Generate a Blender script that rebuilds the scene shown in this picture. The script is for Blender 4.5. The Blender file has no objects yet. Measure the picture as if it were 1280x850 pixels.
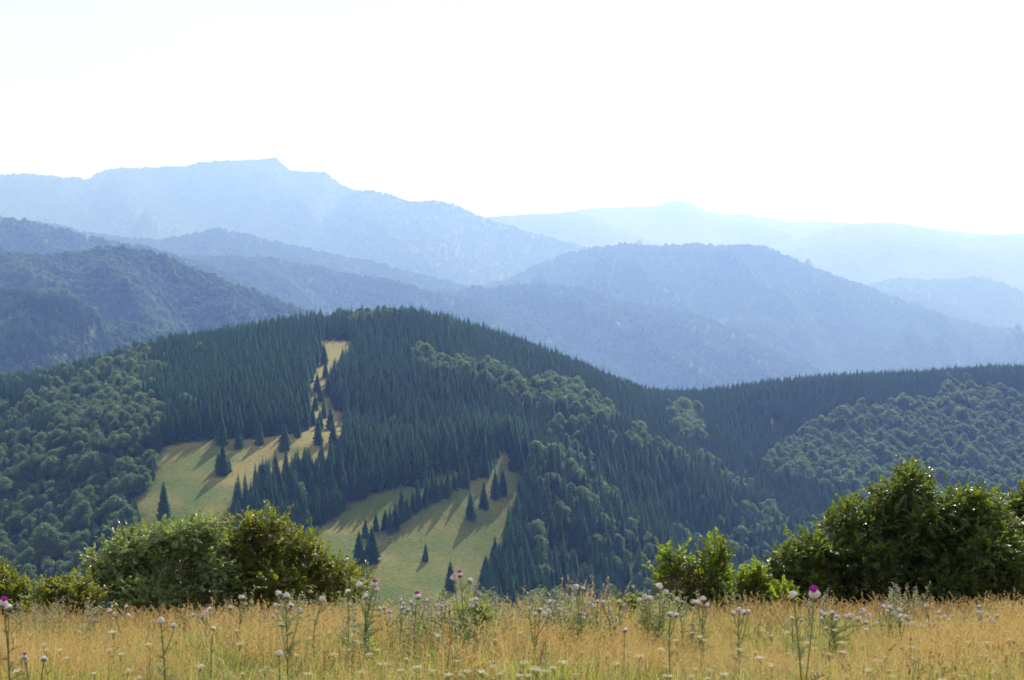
import bpy, math
import numpy as np
from mathutils import Vector

R = math.radians
rng = np.random.default_rng(11)
scene = bpy.context.scene
COL = scene.collection

# ------------------------------------------------------------------ camera
LENS, PITCH = 50.0, math.atan(125 / 1777.78)
F = 1280 * LENS / 36.0
CP, SP = math.cos(PITCH), math.sin(PITCH)
cam = bpy.data.cameras.new('camera')
cam.lens = LENS; cam.sensor_width = 36; cam.sensor_fit = 'HORIZONTAL'
cam.clip_start = 0.1; cam.clip_end = 60000
cam.dof.use_dof = True; cam.dof.focus_distance = 120; cam.dof.aperture_fstop = 7.0
cam_ob = bpy.data.objects.new('camera', cam); COL.objects.link(cam_ob)
cam_ob.rotation_euler = (math.pi / 2 - PITCH, 0, 0)
scene.camera = cam_ob

# ------------------------------------------------------------------ light
SUN_EL, SUN_AZ = R(37), R(15)          # azimuth measured from +Y (view) towards +X
w = bpy.data.worlds.new('World'); scene.world = w; w.use_nodes = True
nt = w.node_tree
bg = nt.nodes['Background']; sky = nt.nodes.new('ShaderNodeTexSky')
sky.sky_type = 'NISHITA'; sky.sun_disc = False
sky.sun_elevation = SUN_EL; sky.sun_rotation = SUN_AZ
sky.altitude = 1400; sky.air_density = 1.0; sky.dust_density = 0.5; sky.ozone_density = 1.0
tcw = nt.nodes.new('ShaderNodeTexCoord'); mpw = nt.nodes.new('ShaderNodeMapping'); mpw.inputs['Scale'].default_value = (2.2, 2.2, 9.0)
nzw = nt.nodes.new('ShaderNodeTexNoise'); nzw.inputs['Scale'].default_value = 1.6; nzw.inputs['Detail'].default_value = 7; nzw.inputs['Roughness'].default_value = 0.6
nzw.inputs['Distortion'].default_value = 0.6
mrw = nt.nodes.new('ShaderNodeMapRange'); mrw.inputs[1].default_value = 0.35; mrw.inputs[2].default_value = 0.7; mrw.inputs[3].default_value = 0.72; mrw.inputs[4].default_value = 0.97
mxw = nt.nodes.new('ShaderNodeMix'); mxw.data_type = 'RGBA'; mxw.inputs[7].default_value = (6.2, 6.25, 6.4, 1)
nt.links.new(tcw.outputs['Generated'], mpw.inputs[0]); nt.links.new(mpw.outputs[0], nzw.inputs['Vector']); nt.links.new(nzw.outputs[0], mrw.inputs[0])
nt.links.new(mrw.outputs[0], mxw.inputs[0]); nt.links.new(sky.outputs[0], mxw.inputs[6])
nt.links.new(mxw.outputs[2], bg.inputs[0]); bg.inputs[1].default_value = 0.105
sun = bpy.data.lights.new('sun', 'SUN'); sun.energy = 5.0; sun.angle = R(0.5); sun.color = (1.0, 0.965, 0.92)
sun_ob = bpy.data.objects.new('sun', sun); COL.objects.link(sun_ob)
sv = Vector((math.sin(SUN_AZ) * math.cos(SUN_EL), math.cos(SUN_AZ) * math.cos(SUN_EL), math.sin(SUN_EL)))
sun_ob.rotation_euler = sv.to_track_quat('Z', 'Y').to_euler()
sun_ob.location = sv * 200
vs = scene.view_settings
vs.view_transform = 'Standard'; vs.look = 'None'; vs.gamma = 1; vs.use_curve_mapping = False
vs.exposure = 0.44
cy = scene.cycles
cy.max_bounces = 6; cy.diffuse_bounces = 2; cy.transmission_bounces = 4; cy.glossy_bounces = 2
cy.volume_bounces = 0; cy.transparent_max_bounces = 8

# ------------------------------------------------------------------ helpers
def at(u, v, Y):
    """point on the sight line of photo pixel (u, v) at depth Y"""
    a = (u - 640) / F; b = (425 - v) / F
    d = np.array([a, CP + SP * b, -SP + CP * b])
    return d * (Y / d[1])

def proj(P):
    P = np.asarray(P)
    fw = P[..., 1] * CP - P[..., 2] * SP
    up = P[..., 1] * SP + P[..., 2] * CP
    fw = np.maximum(fw, 1e-3)
    return 640 + F * P[..., 0] / fw, 425 - F * up / fw, fw

def mesh_of(name, V, faces, mats=(), mi=None, smooth=False):
    """faces: list of index arrays (n,k)"""
    me = bpy.data.meshes.new(name)
    V = np.asarray(V, dtype=np.float32)
    arrs = [np.asarray(f, dtype=np.int32) for f in faces if len(f)]
    loops = np.concatenate([a.ravel() for a in arrs])
    tot = np.concatenate([np.full(len(a), a.shape[1], np.int32) for a in arrs])
    st = np.concatenate([[0], np.cumsum(tot)[:-1]]).astype(np.int32)
    me.vertices.add(len(V)); me.vertices.foreach_set('co', V.ravel())
    me.loops.add(len(loops)); me.loops.foreach_set('vertex_index', loops)
    me.polygons.add(len(tot)); me.polygons.foreach_set('loop_start', st)
    me.polygons.foreach_set('loop_total', tot)
    if mi is not None: me.polygons.foreach_set('material_index', np.asarray(mi, np.int32))
    me.polygons.foreach_set('use_smooth', np.full(len(tot), bool(smooth)))
    me.update(calc_edges=True)
    for m in mats: me.materials.append(m)
    return me

class MB:
    """collects quads and triangles with material indices"""
    def __init__(s): s.V = []; s.n = 0; s.q = []; s.t = []; s.qm = []; s.tm = []
    def quads(s, P, m=0):                       # P (n,4,3)
        P = np.asarray(P, float).reshape(-1, 4, 3); n = len(P)
        if n == 0: return
        s.V.append(P.reshape(-1, 3)); s.q.append(np.arange(n * 4).reshape(n, 4) + s.n); s.qm.append(np.full(n, m)); s.n += n * 4
    def tris(s, P, m=0):
        P = np.asarray(P, float).reshape(-1, 3, 3); n = len(P)
        if n == 0: return
        s.V.append(P.reshape(-1, 3)); s.t.append(np.arange(n * 3).reshape(n, 3) + s.n); s.tm.append(np.full(n, m)); s.n += n * 3
    def indexed(s, V, Q, m=0):
        V = np.asarray(V, float); Q = np.asarray(Q)
        s.V.append(V)
        if Q.shape[1] == 4: s.q.append(Q + s.n); s.qm.append(np.full(len(Q), m))
        else: s.t.append(Q + s.n); s.tm.append(np.full(len(Q), m))
        s.n += len(V)
    def tube(s, pts, rad, k=6, m=0):
        pts = np.asarray(pts, float); n = len(pts)
        rad = np.broadcast_to(np.asarray(rad, float), (n,))
        d = np.gradient(pts, axis=0); d /= np.linalg.norm(d, axis=1, keepdims=True) + 1e-9
        ref = np.where(np.abs(d[:, 2:3]) < 0.9, np.array([[0, 0, 1.0]]), np.array([[1.0, 0, 0]]))
        a = np.cross(d, ref); a /= np.linalg.norm(a, axis=1, keepdims=True); b = np.cross(d, a)
        th = np.arange(k) * 2 * math.pi / k
        V = pts[:, None] + rad[:, None, None] * (np.cos(th)[None, :, None] * a[:, None] + np.sin(th)[None, :, None] * b[:, None])
        i = np.arange(n - 1)[:, None] * k; j = np.arange(k)[None]; j2 = (j + 1) % k
        Q = np.stack([i + j, i + j2, i + k + j2, i + k + j], -1).reshape(-1, 4)
        s.indexed(V.reshape(-1, 3), Q, m)
    def mesh(s, name, mats, smooth=False):
        return mesh_of(name, np.concatenate(s.V), s.q + s.t, mats, np.concatenate(s.qm + s.tm), smooth)

def link(name, me, parent=None):
    o = bpy.data.objects.new(name, me); COL.objects.link(o)
    if parent: o.parent = parent
    return o
def tag(o, label=None, cat=None, group=None, kind=None):
    if label: o['label'] = label
    if cat: o['category'] = cat
    if group: o['group'] = group
    if kind: o['kind'] = kind
    return o
def empty(name, loc=(0, 0, 0)):
    o = bpy.data.objects.new(name, None); COL.objects.link(o); o.location = loc; o.empty_display_size = 0.1
    return o

def hash2(i, j, seed):
    n = (i.astype(np.int64) * 374761393 + j.astype(np.int64) * 668265263 + seed * 974634777) & 0x7fffffff
    n = ((n ^ (n >> 13)) * 1274126177) & 0x7fffffff
    return ((n ^ (n >> 16)) & 0xffff) / 65535.0
def vnoise(x, y, seed=0):
    xi = np.floor(x); yi = np.floor(y); fx = x - xi; fy = y - yi
    fx = fx * fx * (3 - 2 * fx); fy = fy * fy * (3 - 2 * fy)
    a = hash2(xi, yi, seed); b = hash2(xi + 1, yi, seed); c = hash2(xi, yi + 1, seed); d = hash2(xi + 1, yi + 1, seed)
    return (a * (1 - fx) + b * fx) * (1 - fy) + (c * (1 - fx) + d * fx) * fy
def fbm(x, y, seed=0, o=4):
    s = 0; amp = 0.5; tot = 0
    for k in range(o):
        s = s + amp * vnoise(x, y, seed + k * 17); tot += amp; amp *= 0.5; x = x * 2.03 + 11.3; y = y * 2.03 - 7.1
    return s / tot - 0.5
def sstep(a, b, x):
    t = np.clip((x - a) / (b - a), 0, 1); return t * t * (3 - 2 * t)
def inpoly(u, v, poly):
    u = np.asarray(u); v = np.asarray(v); r = np.zeros(u.shape, bool); n = len(poly); j = n - 1
    for i in range(n):
        (x1, y1), (x2, y2) = poly[i], poly[j]
        c = ((y1 > v) != (y2 > v)) & (u < (x2 - x1) * (v - y1) / ((y2 - y1) or 1e-9) + x1)
        r ^= c; j = i
    return r

# ------------------------------------------------------------------ materials
def newmat(name):
    m = bpy.data.materials.new(name); m.use_nodes = True
    t = m.node_tree; p = t.nodes['Principled BSDF']; return m, t, p
def simple(name, col, rough=0.7, spec=0.3, var=0.0, scale=30.0):
    m, t, p = newmat(name)
    p.inputs['Roughness'].default_value = rough; p.inputs['Specular IOR Level'].default_value = spec
    if var:
        n = t.nodes.new('ShaderNodeTexNoise'); n.inputs['Scale'].default_value = scale; n.inputs['Detail'].default_value = 4
        r = t.nodes.new('ShaderNodeValToRGB')
        r.color_ramp.elements[0].color = (*[c * (1 - var) for c in col], 1); r.color_ramp.elements[0].position = 0.35
        r.color_ramp.elements[1].color = (*[min(1, c * (1 + var)) for c in col], 1); r.color_ramp.elements[1].position = 0.65
        t.links.new(n.outputs[0], r.inputs[0]); t.links.new(r.outputs[0], p.inputs['Base Color'])
    else: p.inputs['Base Color'].default_value = (*col, 1)
    return m
def foliage(name, c0, c1, trans, tmix=0.35, rough=0.5, spec=0.4, nscale=0.0):
    """leaf surface: colour varies per plant (object random) and, with nscale, over the plant; translucent"""
    m, t, p = newmat(name); N = t.nodes; L = t.links
    oi = N.new('ShaderNodeObjectInfo'); fac = oi.outputs['Random']
    if nscale:
        tc = N.new('ShaderNodeNewGeometry')
        n = N.new('ShaderNodeTexNoise'); n.inputs['Scale'].default_value = nscale; n.inputs['Detail'].default_value = 3
        L.new(tc.outputs['Position'], n.inputs['Vector'])
        mr = N.new('ShaderNodeMapRange'); mr.inputs[1].default_value = 0.3; mr.inputs[2].default_value = 0.7
        L.new(n.outputs[0], mr.inputs[0])
        ri = N.new('ShaderNodeMath'); ri.operation = 'MULTIPLY'; ri.inputs[1].default_value = 0.35
        L.new(tc.outputs['Random Per Island'], ri.inputs[0])
        a = N.new('ShaderNodeMath'); a.operation = 'MULTIPLY_ADD'; a.inputs[1].default_value = 0.4
        L.new(mr.outputs[0], a.inputs[0]); L.new(ri.outputs[0], a.inputs[2])
        b = N.new('ShaderNodeMath'); b.operation = 'MULTIPLY_ADD'; b.inputs[1].default_value = 0.42
        L.new(fac, b.inputs[0]); L.new(a.outputs[0], b.inputs[2]); fac = b.outputs[0]
    mx = N.new('ShaderNodeMix'); mx.data_type = 'RGBA'
    mx.inputs[6].default_value = (*c0, 1); mx.inputs[7].default_value = (*c1, 1)
    L.new(fac, mx.inputs[0]); L.new(mx.outputs[2], p.inputs['Base Color'])
    p.inputs['Roughness'].default_value = rough; p.inputs['Specular IOR Level'].default_value = spec
    tr = N.new('ShaderNodeBsdfTranslucent')
    m2 = N.new('ShaderNodeMix'); m2.data_type = 'RGBA'; m2.blend_type = 'MULTIPLY'; m2.inputs[0].default_value = 0.0
    tr.inputs[0].default_value = (*trans, 1)
    ms = N.new('ShaderNodeMixShader'); ms.inputs[0].default_value = tmix
    L.new(p.outputs[0], ms.inputs[1]); L.new(tr.outputs[0], ms.inputs[2])
    L.new(ms.outputs[0], N['Material Output'].inputs['Surface'])
    return m

M = {}
M['bark'] = simple('bark', (0.10, 0.08, 0.06), 0.9, 0.1, 0.4, 12)
M['spruce'] = foliage('spruce_needles', (0.014, 0.066, 0.042), (0.046, 0.122, 0.056), (0.15, 0.40, 0.17), 0.55, 0.75, 0.12)
M['beech'] = foliage('broadleaf_foliage', (0.024, 0.064, 0.026), (0.088, 0.132, 0.055), (0.18, 0.31, 0.09), 0.42, 0.5, 0.3, nscale=0.02)
M['far_wood'] = foliage('far_woodland', (0.010, 0.040, 0.026), (0.052, 0.108, 0.056), (0.15, 0.29, 0.12), 0.45, 0.55, 0.3, nscale=0.006)

# hillside: forest floor with mown meadow where 'meadow' is 1
def mat_hill():
    m, t, p = newmat('hillside'); N = t.nodes; L = t.links
    g = N.new('ShaderNodeNewGeometry')
    n1 = N.new('ShaderNodeTexNoise'); n1.inputs['Scale'].default_value = 0.035; n1.inputs['Detail'].default_value = 6
    n2 = N.new('ShaderNodeTexNoise'); n2.inputs['Scale'].default_value = 0.55; n2.inputs['Detail'].default_value = 5; n2.inputs['Roughness'].default_value = 0.7
    for n in (n1, n2): L.new(g.outputs['Position'], n.inputs['Vector'])
    r1 = N.new('ShaderNodeValToRGB'); e = r1.color_ramp.elements
    e[0].position = 0.32; e[0].color = (0.080, 0.118, 0.020, 1); e[1].position = 0.66; e[1].color = (0.215, 0.185, 0.055, 1)
    k = e.new(0.5); k.color = (0.130, 0.136, 0.034, 1)
    ad = N.new('ShaderNodeMath'); ad.operation = 'MULTIPLY_ADD'; ad.inputs[1].default_value = 0.8
    at1 = N.new('ShaderNodeAttribute'); at1.attribute_name = 'dry'
    sm = N.new('ShaderNodeMath'); sm.operation = 'ADD'
    L.new(n2.outputs[0], ad.inputs[0]); L.new(n1.outputs[0], sm.inputs[0]); L.new(at1.outputs['Fac'], sm.inputs[1])
    sb = N.new('ShaderNodeMath'); sb.operation = 'SUBTRACT'; sb.inputs[1].default_value = 0.40
    L.new(sm.outputs[0], sb.inputs[0]); L.new(sb.outputs[0], ad.inputs[2])
    L.new(ad.outputs[0], r1.inputs[0])
    fl = N.new('ShaderNodeMix'); fl.data_type = 'RGBA'
    fl.inputs[6].default_value = (0.035, 0.045, 0.022, 1); L.new(r1.outputs[0], fl.inputs[7])
    at2 = N.new('ShaderNodeAttribute'); at2.attribute_name = 'meadow'; L.new(at2.outputs['Fac'], fl.inputs[0])
    L.new(fl.outputs[2], p.inputs['Base Color'])
    p.inputs['Roughness'].default_value = 0.9; p.inputs['Specular IOR Level'].default_value = 0.1
    bp = N.new('ShaderNodeBump'); bp.inputs['Strength'].default_value = 0.5; bp.inputs['Distance'].default_value = 1.2
    L.new(n2.outputs[0], bp.inputs['Height']); L.new(bp.outputs[0], p.inputs['Normal'])
    return m
M['hill'] = mat_hill()
def mat_far(name, c0, c1, sc, bump):
    m, t, p = newmat(name); N = t.nodes; L = t.links
    g = N.new('ShaderNodeNewGeometry')
    n1 = N.new('ShaderNodeTexNoise'); n1.inputs['Scale'].default_value = sc; n1.inputs['Detail'].default_value = 5
    L.new(g.outputs['Position'], n1.inputs['Vector'])
    r = N.new('ShaderNodeValToRGB'); r.color_ramp.elements[0].position = 0.4; r.color_ramp.elements[1].position = 0.62
    r.color_ramp.elements[0].color = (*c0, 1); r.color_ramp.elements[1].color = (*c1, 1)
    L.new(n1.outputs[0], r.inputs[0]); L.new(r.outputs[0], p.inputs['Base Color'])
    vo = N.new('ShaderNodeTexVoronoi'); vo.inputs['Scale'].default_value = sc * 6
    L.new(g.outputs['Position'], vo.inputs['Vector'])
    bp = N.new('ShaderNodeBump'); bp.inputs['Strength'].default_value = 0.8; bp.inputs['Distance'].default_value = bump; bp.invert = True
    L.new(vo.outputs['Distance'], bp.inputs['Height']); L.new(bp.outputs[0], p.inputs['Normal'])
    p.inputs['Roughness'].default_value = 0.9; p.inputs['Specular IOR Level'].default_value = 0.1
    return m
M['far'] = mat_far('far_hillside', (0.030, 0.058, 0.024), (0.075, 0.100, 0.038), 0.012, 8)
M['valley'] = mat_far('valley_floor', (0.030, 0.055, 0.024), (0.070, 0.090, 0.036), 0.004, 4)

# ------------------------------------------------------------------ scattering (stuff)
SRC = bpy.data.collections.new('scatter_sources')       # never linked: only holds instance meshes
def gn_group(name, coll):
    g = bpy.data.node_groups.new(name, 'GeometryNodeTree')
    g.interface.new_socket('Geometry', in_out='INPUT', socket_type='NodeSocketGeometry')
    g.interface.new_socket('Geometry', in_out='OUTPUT', socket_type='NodeSocketGeometry')
    N = g.nodes; L = g.links
    gi = N.new('NodeGroupInput'); go = N.new('NodeGroupOutput')
    ci = N.new('GeometryNodeCollectionInfo'); ci.inputs['Collection'].default_value = coll
    ci.inputs['Separate Children'].default_value = True; ci.inputs['Reset Children'].default_value = True
    ip = N.new('GeometryNodeInstanceOnPoints'); ip.inputs['Pick Instance'].default_value = True
    def attr(nm, ty):
        a = N.new('GeometryNodeInputNamedAttribute'); a.data_type = ty; a.inputs['Name'].default_value = nm; return a.outputs['Attribute']
    L.new(gi.outputs[0], ip.inputs['Points']); L.new(ci.outputs[0], ip.inputs['Instance'])
    L.new(attr('pick', 'INT'), ip.inputs['Instance Index'])
    er = N.new('FunctionNodeEulerToRotation'); L.new(attr('rot', 'FLOAT_VECTOR'), er.inputs[0])
    L.new(er.outputs[0], ip.inputs['Rotation']); L.new(attr('scl', 'FLOAT_VECTOR'), ip.inputs['Scale'])
    L.new(ip.outputs[0], go.inputs[0])
    return g
_groups = {}
def scatter(name, label, cat, P, rot, scl, pick, key, parent=None):
    me = bpy.data.meshes.new(name)
    P = np.asarray(P, np.float32); n = len(P)
    me.vertices.add(n); me.vertices.foreach_set('co', P.ravel())
    a = me.attributes.new('rot', 'FLOAT_VECTOR', 'POINT'); a.data.foreach_set('vector', np.asarray(rot, np.float32).ravel())
    a = me.attributes.new('scl', 'FLOAT_VECTOR', 'POINT'); a.data.foreach_set('vector', np.asarray(scl, np.float32).ravel())
    a = me.attributes.new('pick', 'INT', 'POINT'); a.data.foreach_set('value', np.asarray(pick, np.int32))
    me.update()
    o = link(name, me, parent)
    tag(o, label, cat, kind='stuff')
    if key not in _groups:
        c = bpy.data.collections.new('sources_' + key)
        for i, sm in enumerate(SRCM[key]):
            c.objects.link(bpy.data.objects.new('%s_source_%02d' % (key, i), sm))
        _groups[key] = gn_group('scatter_' + key, c)
    md = o.modifiers.new('scatter', 'NODES'); md.node_group = _groups[key]
    return o

# ------------------------------------------------------------------ tree meshes
def spruce_mesh(seed, h=16.0, rm=2.6, whorls=40, br=10, segs=3):
    r = np.random.default_rng(seed); cr = MB(); tk = MB()
    tk.tube([(0, 0, -1.0), (0, 0, h * 0.5), (0, 0, h * 0.93)], [h * 0.011 + 0.05, h * 0.006, 0.01], 6, 0)
    lean = r.uniform(0, 6.28)
    for i in range(whorls):
        f = (i + r.uniform(-0.25, 0.25)) / (whorls - 1); f = min(max(f, 0), 1)
        z = h * (0.03 + 0.97 * f ** 0.95)
        rad = rm * (1 - z / h) ** 0.80 * min(1, 0.75 + 3.0 * f) * (1 + 0.16 * math.sin(i * 2.1 + seed)) + 0.12
        k = max(5, int(round(br * (0.5 + 0.5 * rad / rm))))
        a0 = r.uniform(0, 6.28)
        for j in range(k):
            a = a0 + 6.283 * (j + r.uniform(-0.35, 0.35)) / k
            L = rad * r.uniform(0.55, 1.2) * (1 + 0.12 * math.cos(a - lean))
            droop = r.uniform(0.12, 0.46) * (1 - 0.6 * f)
            wd = max(0.16, min(0.42 * L, 6.283 * rad / k * 0.7)) * r.uniform(0.8, 1.25)
            d = np.array([math.cos(a), math.sin(a), 0]); s = np.array([-math.sin(a), math.cos(a), 0])
            tt = np.linspace(0.04, 1, segs + 1)
            zz = z + 0.10 * L * (1 - tt) - droop * L * tt + 0.16 * L * tt ** 3
            if f > 0.95: zz = z + L * tt * (0.2 + 14 * (f - 0.95))
            ww = wd * np.array([0.35, 1.0, 0.75, 0.0][:segs + 1]) if segs == 3 else wd * np.array([0.5, 1.0, 0.0])
            c = d[None] * (L * tt)[:, None]; c[:, 2] = zz
            lo = -0.5 * ww[:, None] * np.array([[0, 0, 1.0]])
            lft = c + s[None] * ww[:, None] + lo; rgt = c - s[None] * ww[:, None] + lo
            Q = []
            for q in range(segs):
                Q.append([c[q], c[q + 1], lft[q + 1], lft[q]]); Q.append([c[q + 1], c[q], rgt[q], rgt[q + 1]])
            cr.quads(Q, 0)
    return tk.mesh('spruce_trunk', [M['bark']]), cr.mesh('spruce_crown', [M['spruce']])

def sphere_dirs(n, r):
    d = r.normal(size=(n, 3)); return d / np.linalg.norm(d, axis=1, keepdims=True)

def leaf_quads(C, Nn, size, r):
    """quads centred at C, facing Nn"""
    n = len(C)
    t = np.cross(Nn, r.normal(size=(n, 3))); t /= np.linalg.norm(t, axis=1, keepdims=True) + 1e-9
    b = np.cross(Nn, t)
    s = size[:, None]
    bend = Nn * s * r.uniform(-0.25, 0.35, (n, 1))
    return np.stack([C - t * s, C - b * s * 0.7 + bend, C + t * s, C + b * s * 0.7 + bend], 1)

def broadleaf_mesh(seed, h=12.0, wdt=9.0, lobes=13, n=1000, ls=0.33, mat='beech', trunk=True):
    r = np.random.default_rng(seed); cr = MB(); tk = MB()
    base = h * r.uniform(0.04, 0.12)
    cen = []; rad = []
    for i in range(lobes):
        f = (i + 0.5) / lobes
        z = base + (h - base) * (0.14 + 0.66 * f)
        rr = wdt * 0.5 * math.sqrt(max(0.05, 1 - (1.7 * f - 0.6) ** 2)) * r.uniform(0.3, 0.95)
        a = i * 2.399 + r.uniform(-0.4, 0.4)
        cen.append((rr * math.cos(a), rr * math.sin(a), z)); rad.append(wdt * r.uniform(0.13, 0.29))
    cen.append((0, 0, h - wdt * 0.22)); rad.append(wdt * 0.22)
    cen = np.array(cen); rad = np.array(rad)
    pr = rad ** 2 / np.sum(rad ** 2); idx = r.choice(len(cen), n, p=pr)
    d = sphere_dirs(n, r); d[:, 2] = np.abs(d[:, 2]) * np.where(r.random(n) < 0.78, 1, -0.7)
    d /= np.linalg.norm(d, axis=1, keepdims=True)
    C = cen[idx] + d * (rad[idx] * r.uniform(0.62, 1.16, n))[:, None] * np.array([1, 1, 0.88])
    nn = d + r.normal(size=(n, 3)) * 0.6; nn /= np.linalg.norm(nn, axis=1, keepdims=True)
    cr.quads(leaf_quads(C, nn, ls * r.uniform(0.6, 1.35, n) * wdt / 9, r), 0)
    if trunk:
        top = np.array([r.uniform(-0.5, 0.5), r.uniform(-0.5, 0.5), h * 0.72])
        tk.tube([(0, 0, -1), (0, 0, base), top * 0.6 + (0, 0, 0.3), top], [0.30, 0.24, 0.16, 0.05], 6)
        for i in range(min(lobes, 7)):
            z0 = base + (h * 0.5 - base) * r.uniform(0.1, 0.9)
            p0 = np.array([0, 0, z0]); p1 = cen[i]; tk.tube([p0, (p0 + p1) / 2 + (0, 0, -0.3), p1], [0.13, 0.09, 0.03], 5)
    return (tk.mesh('broadleaf_trunk', [M['bark']]) if trunk else None), cr.mesh('broadleaf_crown', [M[mat]])

def joined(tk, cr, name):
    """one mesh from trunk and crown, for the massed forest"""
    V = []; Fq = []; mi = []; n = 0; mats = [tk.materials[0], cr.materials[0]]
    for k, me in enumerate((tk, cr)):
        v = np.empty(len(me.vertices) * 3, np.float32); me.vertices.foreach_get('co', v)
        l = np.empty(len(me.loops), np.int32); me.loops.foreach_get('vertex_index', l)
        V.append(v.reshape(-1, 3)); Fq.append(l.reshape(-1, 4) + n); mi.append(np.full(len(l) // 4, k)); n += len(v) // 3
    return mesh_of(name, np.concatenate(V), Fq, mats, np.concatenate(mi))

SPR = [spruce_mesh(100 + i, 16, [2.5, 2.8, 3.0, 2.6, 2.3][i], [40, 42, 38, 44, 40][i]) for i in range(5)]
SPW = [spruce_mesh(150 + i, 16, [3.9, 4.4, 3.6][i], 46, 13) for i in range(3)]
BRO = [broadleaf_mesh(200 + i, [12, 13, 11, 12.5, 10][i], [9.5, 8.6, 10, 8.2, 9.2][i], [13, 14, 12, 12, 15][i], 2600) for i in range(5)]
SRCM = {
    'spruce': [joined(a, b, 'spruce_mesh') for a, b in SPR],
    'broadleaf': [joined(a, b, 'broadleaf_mesh') for a, b in BRO],
    'farbroad': [broadleaf_mesh(300 + i, 12, 10, 11, 420, 0.8, 'far_wood', False)[1] for i in range(4)],
    'farspruce': [spruce_mesh(320 + i, 16, 3.0, 18, 7, 2)[1] for i in range(3)],
}

# ------------------------------------------------------------------ foreground meadow ground
def gz(x, y):
    x = np.asarray(x, float); y = np.asarray(y, float)
    yy = np.maximum(y, 0)
    return (-1.6 - 0.12 * y - 0.004 * yy * yy + 0.10 * fbm(x * 0.35, y * 0.35, 5, 3)
            + 0.010 * x - 0.012 * np.maximum(yy - 13, 0) ** 2 * (yy < 40) - (yy >= 40) * 0.012 * 27 ** 2)

# ------------------------------------------------------------------ the forested hill (terrain through control points)
CR = [(-150, 490, 1100), (-60, 474, 1110), (0, 466, 1120), (60, 462, 1120), (120, 443, 1120), (200, 419, 1120), (300, 403, 1130), (400, 389, 1140), (450, 381, 1148),
      (490, 378, 1150), (530, 384, 1155), (560, 392, 1160), (620, 408, 1190), (680, 430, 1230), (720, 446, 1260), (760, 463, 1300), (800, 477, 1345), (830, 484, 1380),
      (900, 481, 1440), (1000, 470, 1500), (1100, 463, 1550), (1200, 458, 1600), (1280, 454, 1650), (1400, 448, 1700)]
GP = [(405, 440, 1020), (408, 500, 890), (395, 550, 800), (240, 600, 745), (220, 660, 690), (300, 560, 790), (300, 640, 705), (640, 560, 800), (560, 650, 715), (530, 740, 645), (430, 660, 705),
      (600, 480, 960), (500, 560, 830), (800, 560, 980), (760, 650, 820), (750, 740, 730), (700, 500, 1050), (860, 560, 1150), (900, 600, 1150), (980, 620, 1150),
      (1040, 650, 1130), (1000, 560, 1290), (1150, 560, 1330), (1280, 560, 1390), (1280, 640, 1240), (1150, 660, 1150), (1000, 720, 950), (900, 700, 920), (850, 740, 790),
      (100, 520, 900), (0, 540, 910), (190, 515, 850), (150, 550, 790), (50, 640, 750), (150, 680, 680), (0, 700, 700), (-150, 620, 820), (-150, 540, 950), (300, 745, 630)]
pts = []
for u, v, Y in CR:
    p = at(u, v, Y); p[2] -= 12; pts.append(p)
    pts.append(p + (p[0] * 0.18, 200, -45)); pts.append(p + (p[0] * 0.5, 700, -250))
for u, v, Y in GP: pts.append(at(u, v, Y))
for x in (-500, -250, 0, 250, 500):
    r_ = 0.06 * max(0, x)
    for y, z in ((38, -13), (150, -52), (300, -118), (470, -180), (540, -186)):
        pts.append((x, y, z - (r_ if y > 250 else 0)))
pts = np.array(pts); XS = 500.0
def tps(d2): return np.where(d2 > 0, 0.5 * d2 * np.log(np.maximum(d2, 1e-12)), 0)
q = pts[:, :2] / XS; n = len(q)
A = np.zeros((n + 3, n + 3)); d2 = ((q[:, None] - q[None]) ** 2).sum(-1)
A[:n, :n] = tps(d2) + np.eye(n) * 2e-4; A[:n, n] = 1; A[:n, n + 1:] = q; A[n, :n] = 1; A[n + 1:, :n] = q.T
Wt = np.linalg.solve(A, np.concatenate([pts[:, 2], np.zeros(3)]))
def hz(x, y):
    x = np.asarray(x, float); y = np.asarray(y, float); sh = x.shape; x = x.ravel(); y = y.ravel(); out = np.empty(x.shape)
    for s in range(0, len(x), 20000):
        e = slice(s, s + 20000); Q = np.stack([x[e], y[e]], 1) / XS
        dd = ((Q[:, None] - q[None]) ** 2).sum(-1)
        out[e] = tps(dd) @ Wt[:n] + Wt[n] + Q @ Wt[n + 1:]
    z = out + (7 * fbm(x / 110, y / 110, 31, 4) + 0.9 * fbm(x / 14, y / 14, 37, 3)) * sstep(450, 620, y)
    k = sstep(38, 140, y)
    z = z * k + (gz(np.clip(x, -25, 25), np.minimum(y, 60)) - 0.30 * np.maximum(y - 60, 0) - 0.25) * (1 - k)
    return z.reshape(sh)

CL1 = [(202, 568), (186, 611), (171, 622), (166, 735), (280, 735), (286, 664), (298, 625), (318, 606), (347, 590), (380, 584), (403, 580), (424, 566), (434, 545), (431, 516),
       (412, 506), (408, 486), (420, 464), (428, 452), (446, 436), (440, 427), (402, 425), (399, 455), (386, 483), (384, 510), (388, 537), (373, 541), (341, 545), (310, 550), (268, 549), (233, 553), (210, 560)]
CL2 = [(388, 665), (415, 649), (450, 626), (480, 612), (505, 612), (535, 604), (560, 594), (600, 584), (622, 576), (629, 558), (640, 580), (664, 588), (655, 615), (640, 640), (626, 690), (606, 725), (590, 790), (585, 860), (420, 860), (396, 700)]
CL3 = [(640, 482), (655, 480), (668, 490), (655, 497)]
TL = [(486, 668), (492, 650), (520, 628), (560, 606), (600, 590), (616, 578), (622, 584), (610, 598), (570, 618), (540, 632), (505, 660)]     # the tree line that crosses the second meadow
def meadow_mask(u, v):
    return inpoly(u, v, CL1) | inpoly(u, v, CL2) | inpoly(u, v, CL3)
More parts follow.
